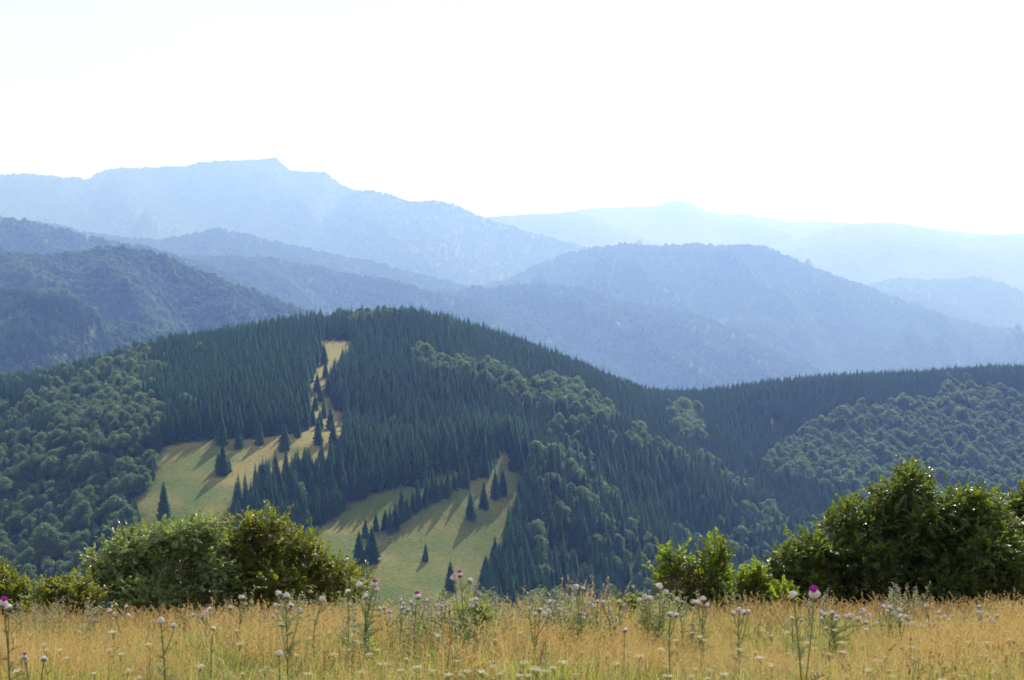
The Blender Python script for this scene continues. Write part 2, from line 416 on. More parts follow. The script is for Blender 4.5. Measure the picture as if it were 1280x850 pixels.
D_FULL = [[(-80, 545), (40, 562), (100, 527), (150, 508), (190, 505), (204, 540), (200, 572), (184, 612), (170, 622), (167, 780), (-80, 780)],
          [(523, 452), (560, 455), (610, 470), (650, 483), (700, 488), (745, 505), (772, 526), (760, 542), (700, 520), (650, 508), (600, 482), (530, 467)],
          [(955, 584), (1000, 550), (1020, 537), (1050, 522), (1080, 520), (1150, 512), (1190, 492), (1240, 487), (1290, 505), (1400, 500), (1400, 650), (1080, 655), (1030, 612), (960, 602)],
          [(838, 512), (870, 524), (882, 556), (846, 552)],
          [(395, 401), (440, 388), (490, 383), (515, 396), (470, 404), (400, 410)]]
D_MIX = [([(-80, 490), (0, 486), (120, 462), (185, 446), (205, 470), (190, 505), (100, 527), (40, 562), (-80, 560)], 0.42),
         ([(655, 540), (720, 540), (770, 545), (850, 555), (920, 590), (945, 612), (905, 665), (860, 720), (830, 775), (650, 775), (680, 660), (664, 600)], 0.27),
         ([(880, 640), (1000, 640), (1060, 700), (1060, 800), (830, 800)], 0.3),
         ([(640, 520), (760, 545), (655, 560)], 0.25)]

xs = np.linspace(-1050, 1150, 300); ys = np.concatenate([np.linspace(38, 560, 60), np.linspace(566, 1500, 240), np.linspace(1510, 2250, 60)])
GX, GY = np.meshgrid(xs, ys); GZ = hz(GX, GY)
fade = sstep(2050, 2250, GY); GZ = GZ * (1 - fade) + np.minimum(GZ, -1260) * fade
VV = np.stack([GX, GY, GZ], -1)
nx, ny = len(xs), len(ys)
ii = (np.arange(ny - 1)[:, None] * nx + np.arange(nx - 1)[None]).ravel()
hm = mesh_of('hill', VV.reshape(-1, 3), [np.stack([ii, ii + 1, ii + nx + 1, ii + nx], 1)], [M['hill']], smooth=True)
uu, vv, _ = proj(VV)
mk = (meadow_mask(uu, vv) & (GY > 520) & (GY < 1130)).astype(float)
a = hm.attributes.new('meadow', 'FLOAT', 'POINT'); a.data.foreach_set('value', mk.ravel().astype(np.float32))
dry = (0.16 * sstep(250, 330, uu) * (uu < 460) * (vv < 640) + 0.10 * (uu < 450) * (vv < 560) - 0.12 * sstep(560, 430, uu) * (uu > 385) * (vv > 590) - 0.05 * (uu > 480)) * mk
a = hm.attributes.new('dry', 'FLOAT', 'POINT'); a.data.foreach_set('value', dry.ravel().astype(np.float32))
tag(link('hill', hm), kind='structure')

# forest points on the hill
def forest_points(sp, jitter=0.42):
    gx = np.arange(-860, 960, sp); gy = np.arange(540, 1900, sp * 0.95)
    X, Y = np.meshgrid(gx, gy); X = X + (np.arange(len(gy)) % 2)[:, None] * sp * 0.5
    X = X + rng.uniform(-jitter, jitter, X.shape) * sp; Y = Y + rng.uniform(-jitter, jitter, Y.shape) * sp
    k = np.abs(X) < 0.50 * Y + 40
    X = X[k]; Y = Y[k]; Z = hz(X, Y); return np.stack([X, Y, Z], 1)
crest_u = np.array([c[0] for c in CR], float); crest_y = np.array([c[2] for c in CR], float)
def dec_prob(u, v, P):
    pr = np.zeros(len(u))
    for poly, f in D_MIX: pr = np.where(inpoly(u, v, poly), f, pr)
    cl = sstep(-0.12, 0.12, fbm(P[:, 0] / 45, P[:, 1] / 45, 77, 3))
    pr = pr * 2 * cl
    for poly in D_FULL: pr = np.where(inpoly(u, v, poly), 0.88, pr)
    pr = np.maximum(pr, 0.15 * (fbm(P[:, 0] / 60, P[:, 1] / 60, 55, 3) > 0.24))
    return pr
P1 = forest_points(4.45); u1, v1, f1 = proj(P1)
def wob(P, u, v, k=15):
    return u + k * fbm(P[:, 0] / 28, P[:, 1] / 28, 201, 3) * 2, v + k * 0.6 * fbm(P[:, 0] / 28, P[:, 1] / 28, 217, 3) * 2
cy_ = np.interp(u1, crest_u, crest_y)
okc = P1[:, 1] < cy_ + 60
inT = inpoly(u1, v1, TL)
md = meadow_mask(u1, v1) & (P1[:, 1] < cy_ - 60)
dp = dec_prob(*wob(P1, u1, v1), P1); rr = rng.random(len(P1))
gap = fbm(P1[:, 0] / 25, P1[:, 1] / 25, 91, 3) > 0.31
isS = okc & (~md | inT) & (rr > np.where(dp > 0.8, 0.90, dp)) & ~gap
isS &= (rng.random(len(P1)) < np.where(dp > 0.2, 0.55, 1.0))
S = P1[isS]; uS, vS = u1[isS], v1[isS]; 
hS = rng.normal(12.6, 2.2, len(S)).clip(6, 20) * (1 - 0.14 * sstep(850, 1050, S[:, 1])) + 4.0 * fbm(S[:, 0] / 90, S[:, 1] / 90, 13, 3)
hS += np.where((uS > 620) & (vS > 590), rng.uniform(0, 7, len(S)), 0)          # older, taller trees on the lower right flank
hS = np.where(inpoly(uS, vS, TL), rng.uniform(11, 17, len(S)), hS)
edge = (uS > 200) & (uS < 420) & (vS > 505) & (vS < 560)
hS = np.where(edge, hS + rng.uniform(0, 4, len(S)), hS)
P2 = forest_points(5.6); u2, v2, f2 = proj(P2)
cy2 = np.interp(u2, crest_u, crest_y)
dp2 = dec_prob(*wob(P2, u2, v2), P2)
isB = (P2[:, 1] < cy2 + 40) & ~(meadow_mask(u2, v2) & (P2[:, 1] < cy2 - 60)) & (rng.random(len(P2)) < dp2)
B = P2[isB]; uB, vB = u2[isB], v2[isB]
sB = np.clip(rng.normal(0.74, 0.26, len(B)), 0.32, 1.5) * np.where((uB > 380) & (uB < 530) & (vB < 420), 0.6, 1.0); sB *= np.where(B[:, 1] > 1120, 1.15, 1.0)
sB *= np.where(B[:, 0] < -150, 0.92, 1.0)

# the trees that stand free in the clearings: (foot u, foot v, tree height in px, label)
FREE = [
 (205, 646, 48, 'lone broad spruce standing by itself low in the left hillside clearing'),
 (279, 594, 40, 'dark spruce in the middle of the left clearing, its shadow falling left'),
 (273, 588, 26, 'smaller spruce touching the left side of the mid clearing spruce'),
 (286, 590, 20, 'low spruce touching the right side of the mid clearing spruce'),
 (277, 556, 38, 'tall spruce at the upper edge of the left clearing above the mid clearing spruce'),
 (298, 561, 35, 'spruce at the upper clearing edge, second in the row from the left'),
 (325, 556, 30, 'broad spruce at the upper clearing edge, third in the row from the left'),
 (356, 563, 36, 'broad conical spruce where the left clearing narrows to a neck'),
 (372, 546, 32, 'spruce just above the clearing neck at the forest edge'),
 (398, 556, 38, 'tall spruce standing at the foot of the narrow uphill strip'),
 (405, 455, 27, 'spruce at the top of the narrow strip just below the pale upper end'),
 (392, 462, 22, 'spruce on the left rim near the top of the narrow strip'),
 (411, 492, 28, 'slim spruce in the upper half of the narrow strip'),
 (400, 502, 22, 'small spruce on the left of the slim one in the narrow strip'),
 (394, 512, 22, 'small spruce on the left rim halfway along the narrow strip'),
 (407, 472, 22, 'small spruce in the middle of the upper strip below its bend'),
 (397, 489, 24, 'spruce on the left rim just below the bend of the narrow strip'),
 (405, 522, 24, 'spruce in the middle of the narrow strip above the slim tall one'),
 (391, 532, 27, 'spruce on the left rim of the lower strip above the neck'),
 (416, 554, 28, 'spruce on the right side where the narrow strip meets the clearing'),
 (413, 538, 33, 'slim tall spruce in the lower half of the narrow strip'),
 (400, 536, 26, 'spruce left of the slim tall one in the lower strip'),
 (421, 512, 22, 'spruce on the right rim halfway along the narrow strip'),
 (418, 470, 24, 'spruce on the right rim in the upper strip'),
 (449, 704, 44, 'left one of two big dark spruces low on the central meadow'),
 (465, 702, 46, 'right one of two big dark spruces low on the central meadow'),
 (457, 672, 26, 'spruce just uphill of the two big dark ones on the central meadow'),
 (470, 664, 26, 'middle spruce of the small clump above the two big dark ones'),
 (482, 662, 27, 'right end spruce of the small clump above the two big dark ones'),
 (496, 656, 28, 'spruce at the lower end of the diagonal tree line, left of a pair'),
 (504, 652, 28, 'spruce at the lower end of the diagonal tree line, right of a pair'),
 (588, 649, 36, 'front spruce of the pair in the middle of the central meadow'),
 (605, 636, 36, 'rear spruce of the pair in the middle of the central meadow'),
 (619, 622, 38, 'tall spruce at the upper end of the central meadow, left of two'),
 (629, 618, 34, 'tall spruce at the upper end of the central meadow, right of two'),
 (532, 701, 24, 'small lone spruce in the open lower half of the central meadow'),
 (563, 738, 40, 'spruce at the foot of the central meadow just above the thistles'),
 (607, 728, 36, 'spruce on the lower right rim of the central meadow, left of two'),
 (619, 716, 48, 'tall spruce on the lower right rim of the central meadow, right of two'),
 (651, 592, 32, 'spruce near the top corner of the central meadow by the broadleaf trees'),
 (641, 588, 26, 'shorter spruce near the top corner of the central meadow'),
] + [(u, v, h, 'spruce of the short diagonal tree line that crosses the central meadow') for u, v, h in
       ((509, 647, 27), (516, 642, 30), (523, 638, 26), (531, 634, 30), (538, 629, 27), (545, 625, 31), (552, 621, 26), (560, 616, 30), (568, 612, 25), (575, 608, 29), (583, 603, 25), (591, 599, 28), (600, 595, 25), (608, 591, 28))]
def ground_hit(u, v, y0=560, y1=1300):
    Y = np.arange(y0, y1, 1.0); a_ = (u - 640) / F; b_ = (425 - v) / F
    d = np.array([a_, CP + SP * b_, -SP + CP * b_]); Pn = d[None] * (Y / d[1])[:, None]
    below = Pn[:, 2] <= hz(Pn[:, 0], Pn[:, 1])
    i = int(np.argmax(below)) if below.any() else len(Y) // 2
    return Pn[i]
def place_tree(meshes, loc, h, base_h, rz, kind, label, group=None, wide=1.0):
    tkm, crm = meshes
    o = empty(kind, loc); s = h / base_h; o.scale = (s * wide, s * wide, s); o.rotation_euler = (0, 0, rz)
    tag(o, label, 'tree', group)
    c = link('trunk', tkm, o); c = link('crown', crm, o)
    return o
free_xy = []
for i, (u, v, hp, lab) in enumerate(FREE):
    p = ground_hit(u, v); dist = p[1] * CP - p[2] * SP
    p[2] -= 0.3
    place_tree(SPW[i % 3], p, hp * dist / F * 1.02, 16, rng.uniform(0, 6.28), 'spruce_tree', lab, 'spruces of the diagonal tree line' if 'short diagonal' in lab else None, wide=float(rng.uniform(0.85, 1.05)))
    free_xy.append(p[:2])
free_xy = np.array(free_xy)
dmin = np.sqrt(((S[:, None, :2] - free_xy[None]) ** 2).sum(-1)).min(1)
kS = dmin > 3.0; S, uS, vS, hS = S[kS], uS[kS], vS[kS], hS[kS]

def split(P, u, v, h, nmax):
    """the nmax trees that show largest, as a mask"""
    _, vt, fw = proj(P + np.stack([0 * h, 0 * h, h], 1))
    px = h * F / fw
    vis = (u > 5) & (u < 1275) & (vt < 728) & (v < 775)
    hid = inpoly(u, vt + 8, [(112, 780), (120, 690), (240, 640), (330, 635), (420, 690), (440, 780)]) | inpoly(u, vt + 8, [(960, 780), (960, 690), (1040, 640), (1120, 580), (1270, 600), (1290, 780)])
    sc = np.where(vis & ~hid, px, -1)
    m = np.zeros(len(P), bool); m[np.argsort(-sc)[:nmax]] = True
    return m & (sc > 0)
def region_s(u, v):
    if u > 640: return 'dark spruce of the mixed wood low on the right flank of the forested hill', 'spruces in the mixed wood on the right flank'
    if u > 380 and v > 655: return 'dark spruce at the foot of the central hillside meadow', 'spruces at the foot of the central meadow'
    if u < 215: return 'dark spruce among the broadleaf trees on the left shoulder of the hill', 'spruces among the left broadleaf trees'
    return 'spruce in the dense plantation between the two hillside clearings', 'spruces in the plantation between the clearings'
def region_b(u, v):
    if u > 560: return 'rounded grey green broadleaf tree of the mixed wood on the right flank', 'broadleaf trees of the right mixed wood'
    return 'rounded broadleaf tree of the dense green wood left of the clearing', 'broadleaf trees left of the clearing'
NFREE = len(FREE)
mS = split(S, uS, vS, hS, 300 - NFREE); mB = split(B, uB, vB, sB * 12, 290)
for i in np.nonzero(mS)[0]:
    k = int(rng.integers(0, 5)); lab, grp = region_s(uS[i], vS[i])
    place_tree(SPR[k], S[i] - (0, 0, 0.2), hS[i], 16, rng.uniform(0, 6.28), 'spruce_tree', lab, grp, float(rng.uniform(0.85, 1.15)))
for i in np.nonzero(mB)[0]:
    k = int(rng.integers(0, 5)); lab, grp = region_b(uB[i], vB[i])
    place_tree(BRO[k], B[i] - (0, 0, 0.2), sB[i] * 12, 12, rng.uniform(0, 6.28), 'broadleaf_tree', lab, grp, float(rng.uniform(0.9, 1.15)))
def trs(n_): 
    r_ = np.zeros((n_, 3)); r_[:, 2] = rng.uniform(0, 6.28, n_); r_[:, :2] = rng.normal(0, 0.02, (n_, 2)); return r_
r_ = ~mS; k_ = hS[r_] / 16; wv = rng.uniform(0.85, 1.4, r_.sum())
scatter('spruce_forest', 'dense dark spruce forest covering the middle hill', 'forest', S[r_], trs(r_.sum()), np.stack([k_ * wv, k_ * wv, k_], 1), rng.integers(0, 5, r_.sum()), 'spruce')
r_ = ~mB; wv = rng.uniform(0.9, 1.15, r_.sum())
scatter('broadleaf_forest', 'paler broadleaf woodland in patches between the spruces', 'forest', B[r_], trs(r_.sum()), np.stack([sB[r_] * wv, sB[r_] * wv, sB[r_]], 1), rng.integers(0, 5, r_.sum()), 'broadleaf')
print('forest', len(S), len(B))

# ------------------------------------------------------------------ the ridges behind
BASE = -1250.0
def ridge(name, sky_pts, Y0, Y1, front, drop, back, bdrop, seed, spur=0.22, spurL=260, th=0, trees=None, pw=1.15, jit=1.0, nt_=70, vmax=520, tree_label=None, step=4, skew=0.6, col='far', K=1.7):
    Y0 *= K; Y1 *= K; front *= K; drop *= K; back *= K; bdrop *= K; spurL *= K; th *= K  # whole ridge scaled about the camera: distance and size grow, image outline stays
    if trees: trees = (trees[0] * K ** 0.72, trees[1] * K ** 0.72, trees[2], trees[3])
    sky_pts = list(sky_pts)
    if sky_pts[0][0] <= -100: sky_pts.insert(0, (-480, sky_pts[0][1] + 14))
    if sky_pts[-1][0] >= 1400: sky_pts.append((1760, sky_pts[-1][1] + 12))
    su = np.array([p[0] for p in sky_pts], float); svv = np.array([p[1] for p in sky_pts], float)
    us = np.arange(su[0], su[-1] + 1, step)
    vs_ = np.interp(us, su, svv)
    kx = np.exp(-0.5 * (np.arange(-4, 5) / 0.8) ** 2); kx /= kx.sum()
    vs_ = np.convolve(np.pad(vs_, 4, mode='edge'), kx, 'valid')
    Yc = Y0 + (Y1 - Y0) * (us - us[0]) / (us[-1] - us[0])
    C = np.array([at(u, v, y) for u, v, y in zip(us, vs_, Yc)])
    C[:, 2] += jit * (vnoise(us / 7, us * 0, seed) - 0.5) * Yc * 0.0012 - th
    def zfun(cx, yc, zc, t):
        y = yc - np.where(t > 0, t * front, t * back)
        at_ = np.abs(t)
        fr = drop * (0.25 * at_ + 0.75 * at_ ** pw)
        rn = 1 - np.abs(2 * vnoise(cx / spurL + (y - yc) * skew / spurL + 3.1, (y - yc) / (spurL * 4.2), seed + 3) - 1)
        rn2 = 1 - np.abs(2 * vnoise(cx / (spurL * 0.42) - (y - yc) * skew * 1.3 / spurL, (y - yc) / (spurL * 1.9), seed + 9) - 1)
        env = sstep(0.0, 0.30, at_)
        z = zc - np.where(t > 0, fr, bdrop * at_ ** 1.2) + env * drop * spur * (rn * 0.75 + rn2 * 0.35 - 0.80)
        z = z + sstep(0.02, 0.4, at_) * drop * 0.11 * (fbm(cx / (spurL * 0.6), y / (spurL * 1.0), seed + 5, 4) - 0.25)
        e = sstep(0.86, 1.0, at_)
        return y, z * (1 - e) + np.minimum(z, BASE - 6) * e
    t = np.concatenate([np.linspace(-1, 0, 16)[:-1], np.linspace(0, 1, nt_)])
    T, I = np.meshgrid(t, np.arange(len(us)), indexing='ij')
    yy, zz = zfun(C[I, 0], C[I, 1], C[I, 2], T)
    V = np.stack([C[I, 0], yy, zz], -1); nr, nc = T.shape
    i0 = (np.arange(nr - 1)[:, None] * nc + np.arange(nc - 1)[None]).ravel()
    me = mesh_of(name, V.reshape(-1, 3), [np.stack([i0, i0 + nc, i0 + nc + 1, i0 + 1], 1)], [M[col]], smooth=True)
    o = link(name, me); tag(o, kind='structure')
    if trees:
        sp, hh, key, npick = trees
        wid = abs(C[-1, 0] - C[0, 0]); nn = int(wid * (front + 0.12 * back) / sp ** 2)
        f_ = rng.uniform(0, len(us) - 1.001, nn); ia = f_.astype(int); fr = f_ - ia
        cc = C[ia] * (1 - fr)[:, None] + C[ia + 1] * fr[:, None]
        tt = rng.uniform(-0.12, 0.97, nn)
        y, z = zfun(cc[:, 0], cc[:, 1], cc[:, 2], tt)
        P = np.stack([cc[:, 0], y, z], 1); u, v, fw = proj(P)
        k = (u > -260) & (u < 1540) & (v < vmax) & (y > 1300)
        P = P[k]; m_ = len(P)
        gp = fbm((P[:, 0] + 0.6 * P[:, 1]) / (sp * 5), P[:, 1] / (sp * 16), seed + 21, 3); kk = gp > -0.6; P = P[kk]; gp = gp[kk]; m_ = len(P)
        s = rng.normal(1, 0.28, m_).clip(0.4, 1.8) * np.clip(1 + 0.9 * gp, 0.6, 1.3) * hh / (12 if key == 'farbroad' else 16)
        w_ = rng.uniform(0.9, 1.2, m_)
        P[:, 2] -= 0.12 * hh
        scatter('forest', tree_label, 'forest', P, trs(m_), np.stack([s * w_, s * w_, s], 1), rng.integers(0, npick, m_), key)
        print(name, m_)
    return o
FB = 'farbroad'
ridge('mountain', [(-120, 225), (0, 217), (40, 216), (75, 220), (110, 223), (120, 216), (135, 210), (180, 208), (232, 207), (250, 202), (290, 199), (335, 198), (348, 196), (352, 205), (364, 214), (385, 213), (405, 214), (414, 220), (424, 229), (442, 236), (452, 240), (475, 250), (520, 258), (600, 290), (760, 360)],
      9000, 8200, 3900, 1150, 2500, 900, 41, 0.50, 1000, 8, (17, 10, FB, 4), pw=0.9, vmax=360, tree_label='hazy woodland on the slopes of the flat topped far mountain', K=1.72)
ridge('mountain', [(300, 330), (380, 290), (430, 245), (450, 237), (468, 238), (500, 248), (520, 252), (545, 249), (570, 256), (600, 269), (660, 290), (735, 309), (800, 340), (900, 400)],
      8000, 7000, 3200, 1000, 2000, 800, 47, 0.50, 750, 8, (19, 14, FB, 4), pw=0.95, vmax=370, tree_label='hazy woodland on the far spur right of the flat topped mountain', K=1.72)
ridge('mountain', [(540, 290), (610, 271), (650, 268), (690, 266), (722, 265), (745, 272), (775, 286), (815, 300), (880, 330), (960, 380)], 11000, 10500, 3600, 1000, 2500, 900, 53, 0.25, 900, 0, None, jit=0.6, K=1.4)
ridge('mountain', [(600, 285), (700, 266), (730, 261), (770, 259), (815, 258), (838, 252), (850, 250), (862, 253), (885, 264), (905, 268), (925, 266), (950, 271), (985, 277), (1010, 276), (1060, 279), (1120, 278), (1200, 290), (1300, 296), (1450, 310)],
      17000, 17000, 5000, 1100, 3000, 1000, 59, 0.25, 1500, 0, None, jit=0.6, K=1.02)
ridge('mountain', [(900, 330), (960, 310), (1000, 298), (1030, 288), (1060, 281), (1090, 279), (1130, 280), (1165, 286), (1200, 294), (1240, 310), (1300, 335), (1420, 360)], 13500, 13500, 4200, 1050, 2500, 900, 61, 0.3, 1200, 0, None, jit=0.6, K=1.15)
ridge('mountain', [(940, 345), (1000, 310), (1040, 302), (1100, 293), (1140, 295), (1190, 305), (1240, 325), (1300, 340), (1420, 355)], 11500, 11500, 3800, 1000, 2500, 900, 67, 0.3, 1000, 0, None, jit=0.6, K=1.25)
ridge('mountain', [(1130, 330), (1190, 302), (1235, 294), (1280, 291), (1340, 296), (1460, 310)], 15000, 15000, 4000, 1000, 2500, 900, 71, 0.25, 1200, 0, None, jit=0.5, K=1.08)
ridge('hill', [(980, 400), (1040, 370), (1090, 353), (1130, 347), (1180, 350), (1215, 347), (1235, 346), (1260, 356), (1290, 372), (1340, 390), (1450, 410)], 5600, 5400, 1700, 560, 1200, 500, 73, 0.22, 420, 8, (14, 12, FB, 4), vmax=450, tree_label='hazy woodland on the rounded hill at the right edge behind the broad ridge', K=2.25)
ridge('hill', [(1040, 400), (1090, 375), (1120, 364), (1150, 366), (1200, 385), (1250, 405), (1330, 440)], 4900, 4700, 1300, 430, 900, 400, 74, 0.2, 380, 8, (13, 12, FB, 4), vmax=450, tree_label='hazy woodland on the low spur tucked behind the broad ridge', K=2.35)
ridge('hill', [(-100, 270), (0, 272), (60, 280), (110, 290), (180, 300), (240, 292), (270, 284), (310, 292), (350, 303), (420, 318), (480, 331), (540, 345), (600, 362), (660, 390), (740, 430)],
      5600, 5000, 2000, 640, 1200, 500, 79, 0.6, 360, 9, (13, 12, FB, 4), vmax=540, tree_label='hazy blue woodland on the ridge below the flat topped mountain')
ridge('hill', [(-140, 262), (-60, 266), (0, 270), (40, 276), (90, 289), (140, 299), (200, 311), (260, 330), (330, 360), (420, 400), (500, 440)],
      3500, 3300, 1300, 440, 800, 400, 83, 0.5, 240, 9, (10, 11, FB, 4), vmax=540, tree_label='blue hazed woodland on the upper left ridge')
ridge('hill', [(150, 345), (230, 320), (300, 319), (340, 321), (400, 333), (440, 342), (480, 347), (530, 362), (590, 372), (640, 395), (720, 430), (800, 470)],
      4000, 3700, 1400, 460, 800, 400, 89, 0.55, 260, 9, (10.5, 11, FB, 4), vmax=540, tree_label='blue hazed woodland on the ridge behind the peak of the forested hill')
ridge('hill', [(560, 375), (600, 358), (640, 344), (670, 331), (700, 319), (740, 309), (775, 304), (800, 305), (830, 306), (870, 304), (910, 305), (945, 305), (970, 312), (1000, 326), (1040, 342), (1090, 358), (1140, 379), (1190, 397), (1240, 408), (1300, 416), (1420, 440)],
      4400, 4000, 1900, 640, 1000, 500, 97, 0.90, 330, 9, (11, 12, FB, 4), vmax=500, tree_label='hazy woodland on the broad ridge at the centre right', K=2.2)
ridge('hill', [(470, 385), (530, 366), (580, 360), (620, 357), (660, 355), (705, 354), (735, 359), (765, 371), (800, 377), (850, 386), (880, 393), (920, 410), (960, 430), (1000, 450), (1040, 470), (1120, 520)],
      2900, 2600, 1200, 450, 600, 300, 101, 0.62, 200, 9, (8.5, 11, FB, 4), vmax=510, tree_label='pale blue woodland on the hill just behind the forested hill', K=2.6)
ridge('hill', [(-160, 312), (-60, 312), (0, 314), (60, 316), (120, 311), (150, 308), (190, 313), (220, 322), (260, 342), (300, 356), (350, 374), (400, 392), (470, 425), (540, 460)],
      2500, 2300, 860, 300, 500, 300, 103, 0.50, 190, 9, (7.8, 10.5, FB, 4), vmax=490, tree_label='deep blue broadleaf woodland on the near left hill', K=1.5)
ridge('hill', [(40, 455), (90, 440), (110, 425), (125, 405), (150, 395), (190, 410), (220, 412), (260, 425), (330, 450)],
      2000, 1960, 400, 130, 300, 200, 107, 0.2, 120, 9, (6.5, 9.5, FB, 4), vmax=500, tree_label='pale broadleaf belt along the valley behind the left shoulder', step=3, K=1.35)
ridge('hill', [(-160, 352), (-60, 350), (0, 350), (50, 358), (90, 366), (112, 376), (124, 392), (128, 410), (150, 440), (190, 480)],
      1900, 1860, 480, 190, 400, 200, 109, 0.12, 130, 15, (5.2, 16, 'farspruce', 3), vmax=500, tree_label='blue black spruce wood on the spur at the left edge', step=3, K=1.35)

g = mesh_of('valley_ground', [(-20000, -3000, BASE), (20000, -3000, BASE), (20000, 44000, BASE), (-20000, 44000, BASE)], [[(0, 1, 2, 3)]], [M['valley']])
tag(link('valley_ground', g), kind='structure')

# ------------------------------------------------------------------ haze: the air itself
ZTOP = max(max((o.matrix_basis @ Vector(c)).z for c in o.bound_box) for o in bpy.data.objects if o.type == 'MESH' and o.get('kind') == 'structure') + 45
def make_haze():
    m = bpy.data.materials.new('air'); m.use_nodes = True; t = m.node_tree
    t.nodes.remove(t.nodes['Principled BSDF'])
    pv = t.nodes.new('ShaderNodeVolumePrincipled')
    pv.inputs['Color'].default_value = (0.205, 0.345, 1.0, 1)
    pv.inputs['Absorption Color'].default_value = (1, 1, 1, 1)
    pv.inputs['Density'].default_value = 0.000145
    pv.inputs['Anisotropy'].default_value = 0.45
    t.links.new(pv.outputs[0], t.nodes['Material Output'].inputs['Volume'])
    x0, x1, y0, y1, z0, z1 = -21000, 21000, -4000, 45000, BASE - 30, ZTOP
    V = [(x0, y0, z0), (x1, y0, z0), (x1, y1, z0), (x0, y1, z0), (x0, y0, z1), (x1, y0, z1), (x1, y1, z1), (x0, y1, z1)]
    me = mesh_of('haze', V, [[(0, 3, 2, 1), (4, 5, 6, 7), (0, 1, 5, 4), (1, 2, 6, 5), (2, 3, 7, 6), (3, 0, 4, 7)]], [m])
    tag(link('haze', me), 'pale blue summer haze filling the valleys', 'haze', kind='stuff')
make_haze()

# ------------------------------------------------------------------ foreground meadow
def mat_soil():
    m, t, p = newmat('meadow_soil'); N = t.nodes; L = t.links
    g = N.new('ShaderNodeNewGeometry'); n1 = N.new('ShaderNodeTexNoise'); n1.inputs['Scale'].default_value = 3.0; n1.inputs['Detail'].default_value = 8
    L.new(g.outputs['Position'], n1.inputs['Vector'])
    r = N.new('ShaderNodeValToRGB'); r.color_ramp.elements[0].color = (0.07, 0.075, 0.025, 1); r.color_ramp.elements[1].color = (0.26, 0.19, 0.09, 1)
    r.color_ramp.elements[0].position = 0.35; r.color_ramp.elements[1].position = 0.65
    L.new(n1.outputs[0], r.inputs[0]); L.new(r.outputs[0], p.inputs['Base Color']); p.inputs['Roughness'].default_value = 0.95
    p.inputs['Specular IOR Level'].default_value = 0.1
    return m
M['soil'] = mat_soil()
xs = np.linspace(-24, 24, 130); ys = np.linspace(-6, 62, 180); X, Y = np.meshgrid(xs, ys); Z = gz(X, Y) - 0.30 * np.maximum(Y - 36, 0)
i0 = (np.arange(len(ys) - 1)[:, None] * len(xs) + np.arange(len(xs) - 1)[None]).ravel()
tag(link('meadow', mesh_of('meadow', np.stack([X, Y, Z], -1).reshape(-1, 3), [np.stack([i0, i0 + 1, i0 + len(xs) + 1, i0 + len(xs)], 1)], [M['soil']], smooth=True)), kind='structure')

M['straw'] = foliage('dry_straw', (0.26, 0.19, 0.065), (0.74, 0.60, 0.30), (0.62, 0.49, 0.18), 0.40, 0.6, 0.25, nscale=1.2)
M['rust'] = foliage('rusty_seed_heads', (0.25, 0.155, 0.06), (0.58, 0.42, 0.19), (0.52, 0.38, 0.15), 0.40, 0.7, 0.15, nscale=1.2)
M['blade'] = foliage('green_blades', (0.09, 0.13, 0.020), (0.24, 0.26, 0.050), (0.36, 0.42, 0.06), 0.45, 0.5, 0.3, nscale=1.0)
M['seed'] = foliage('brown_seed_heads', (0.28, 0.19, 0.085), (0.44, 0.31, 0.14), (0.40, 0.27, 0.11), 0.35, 0.7, 0.15, nscale=1.0)

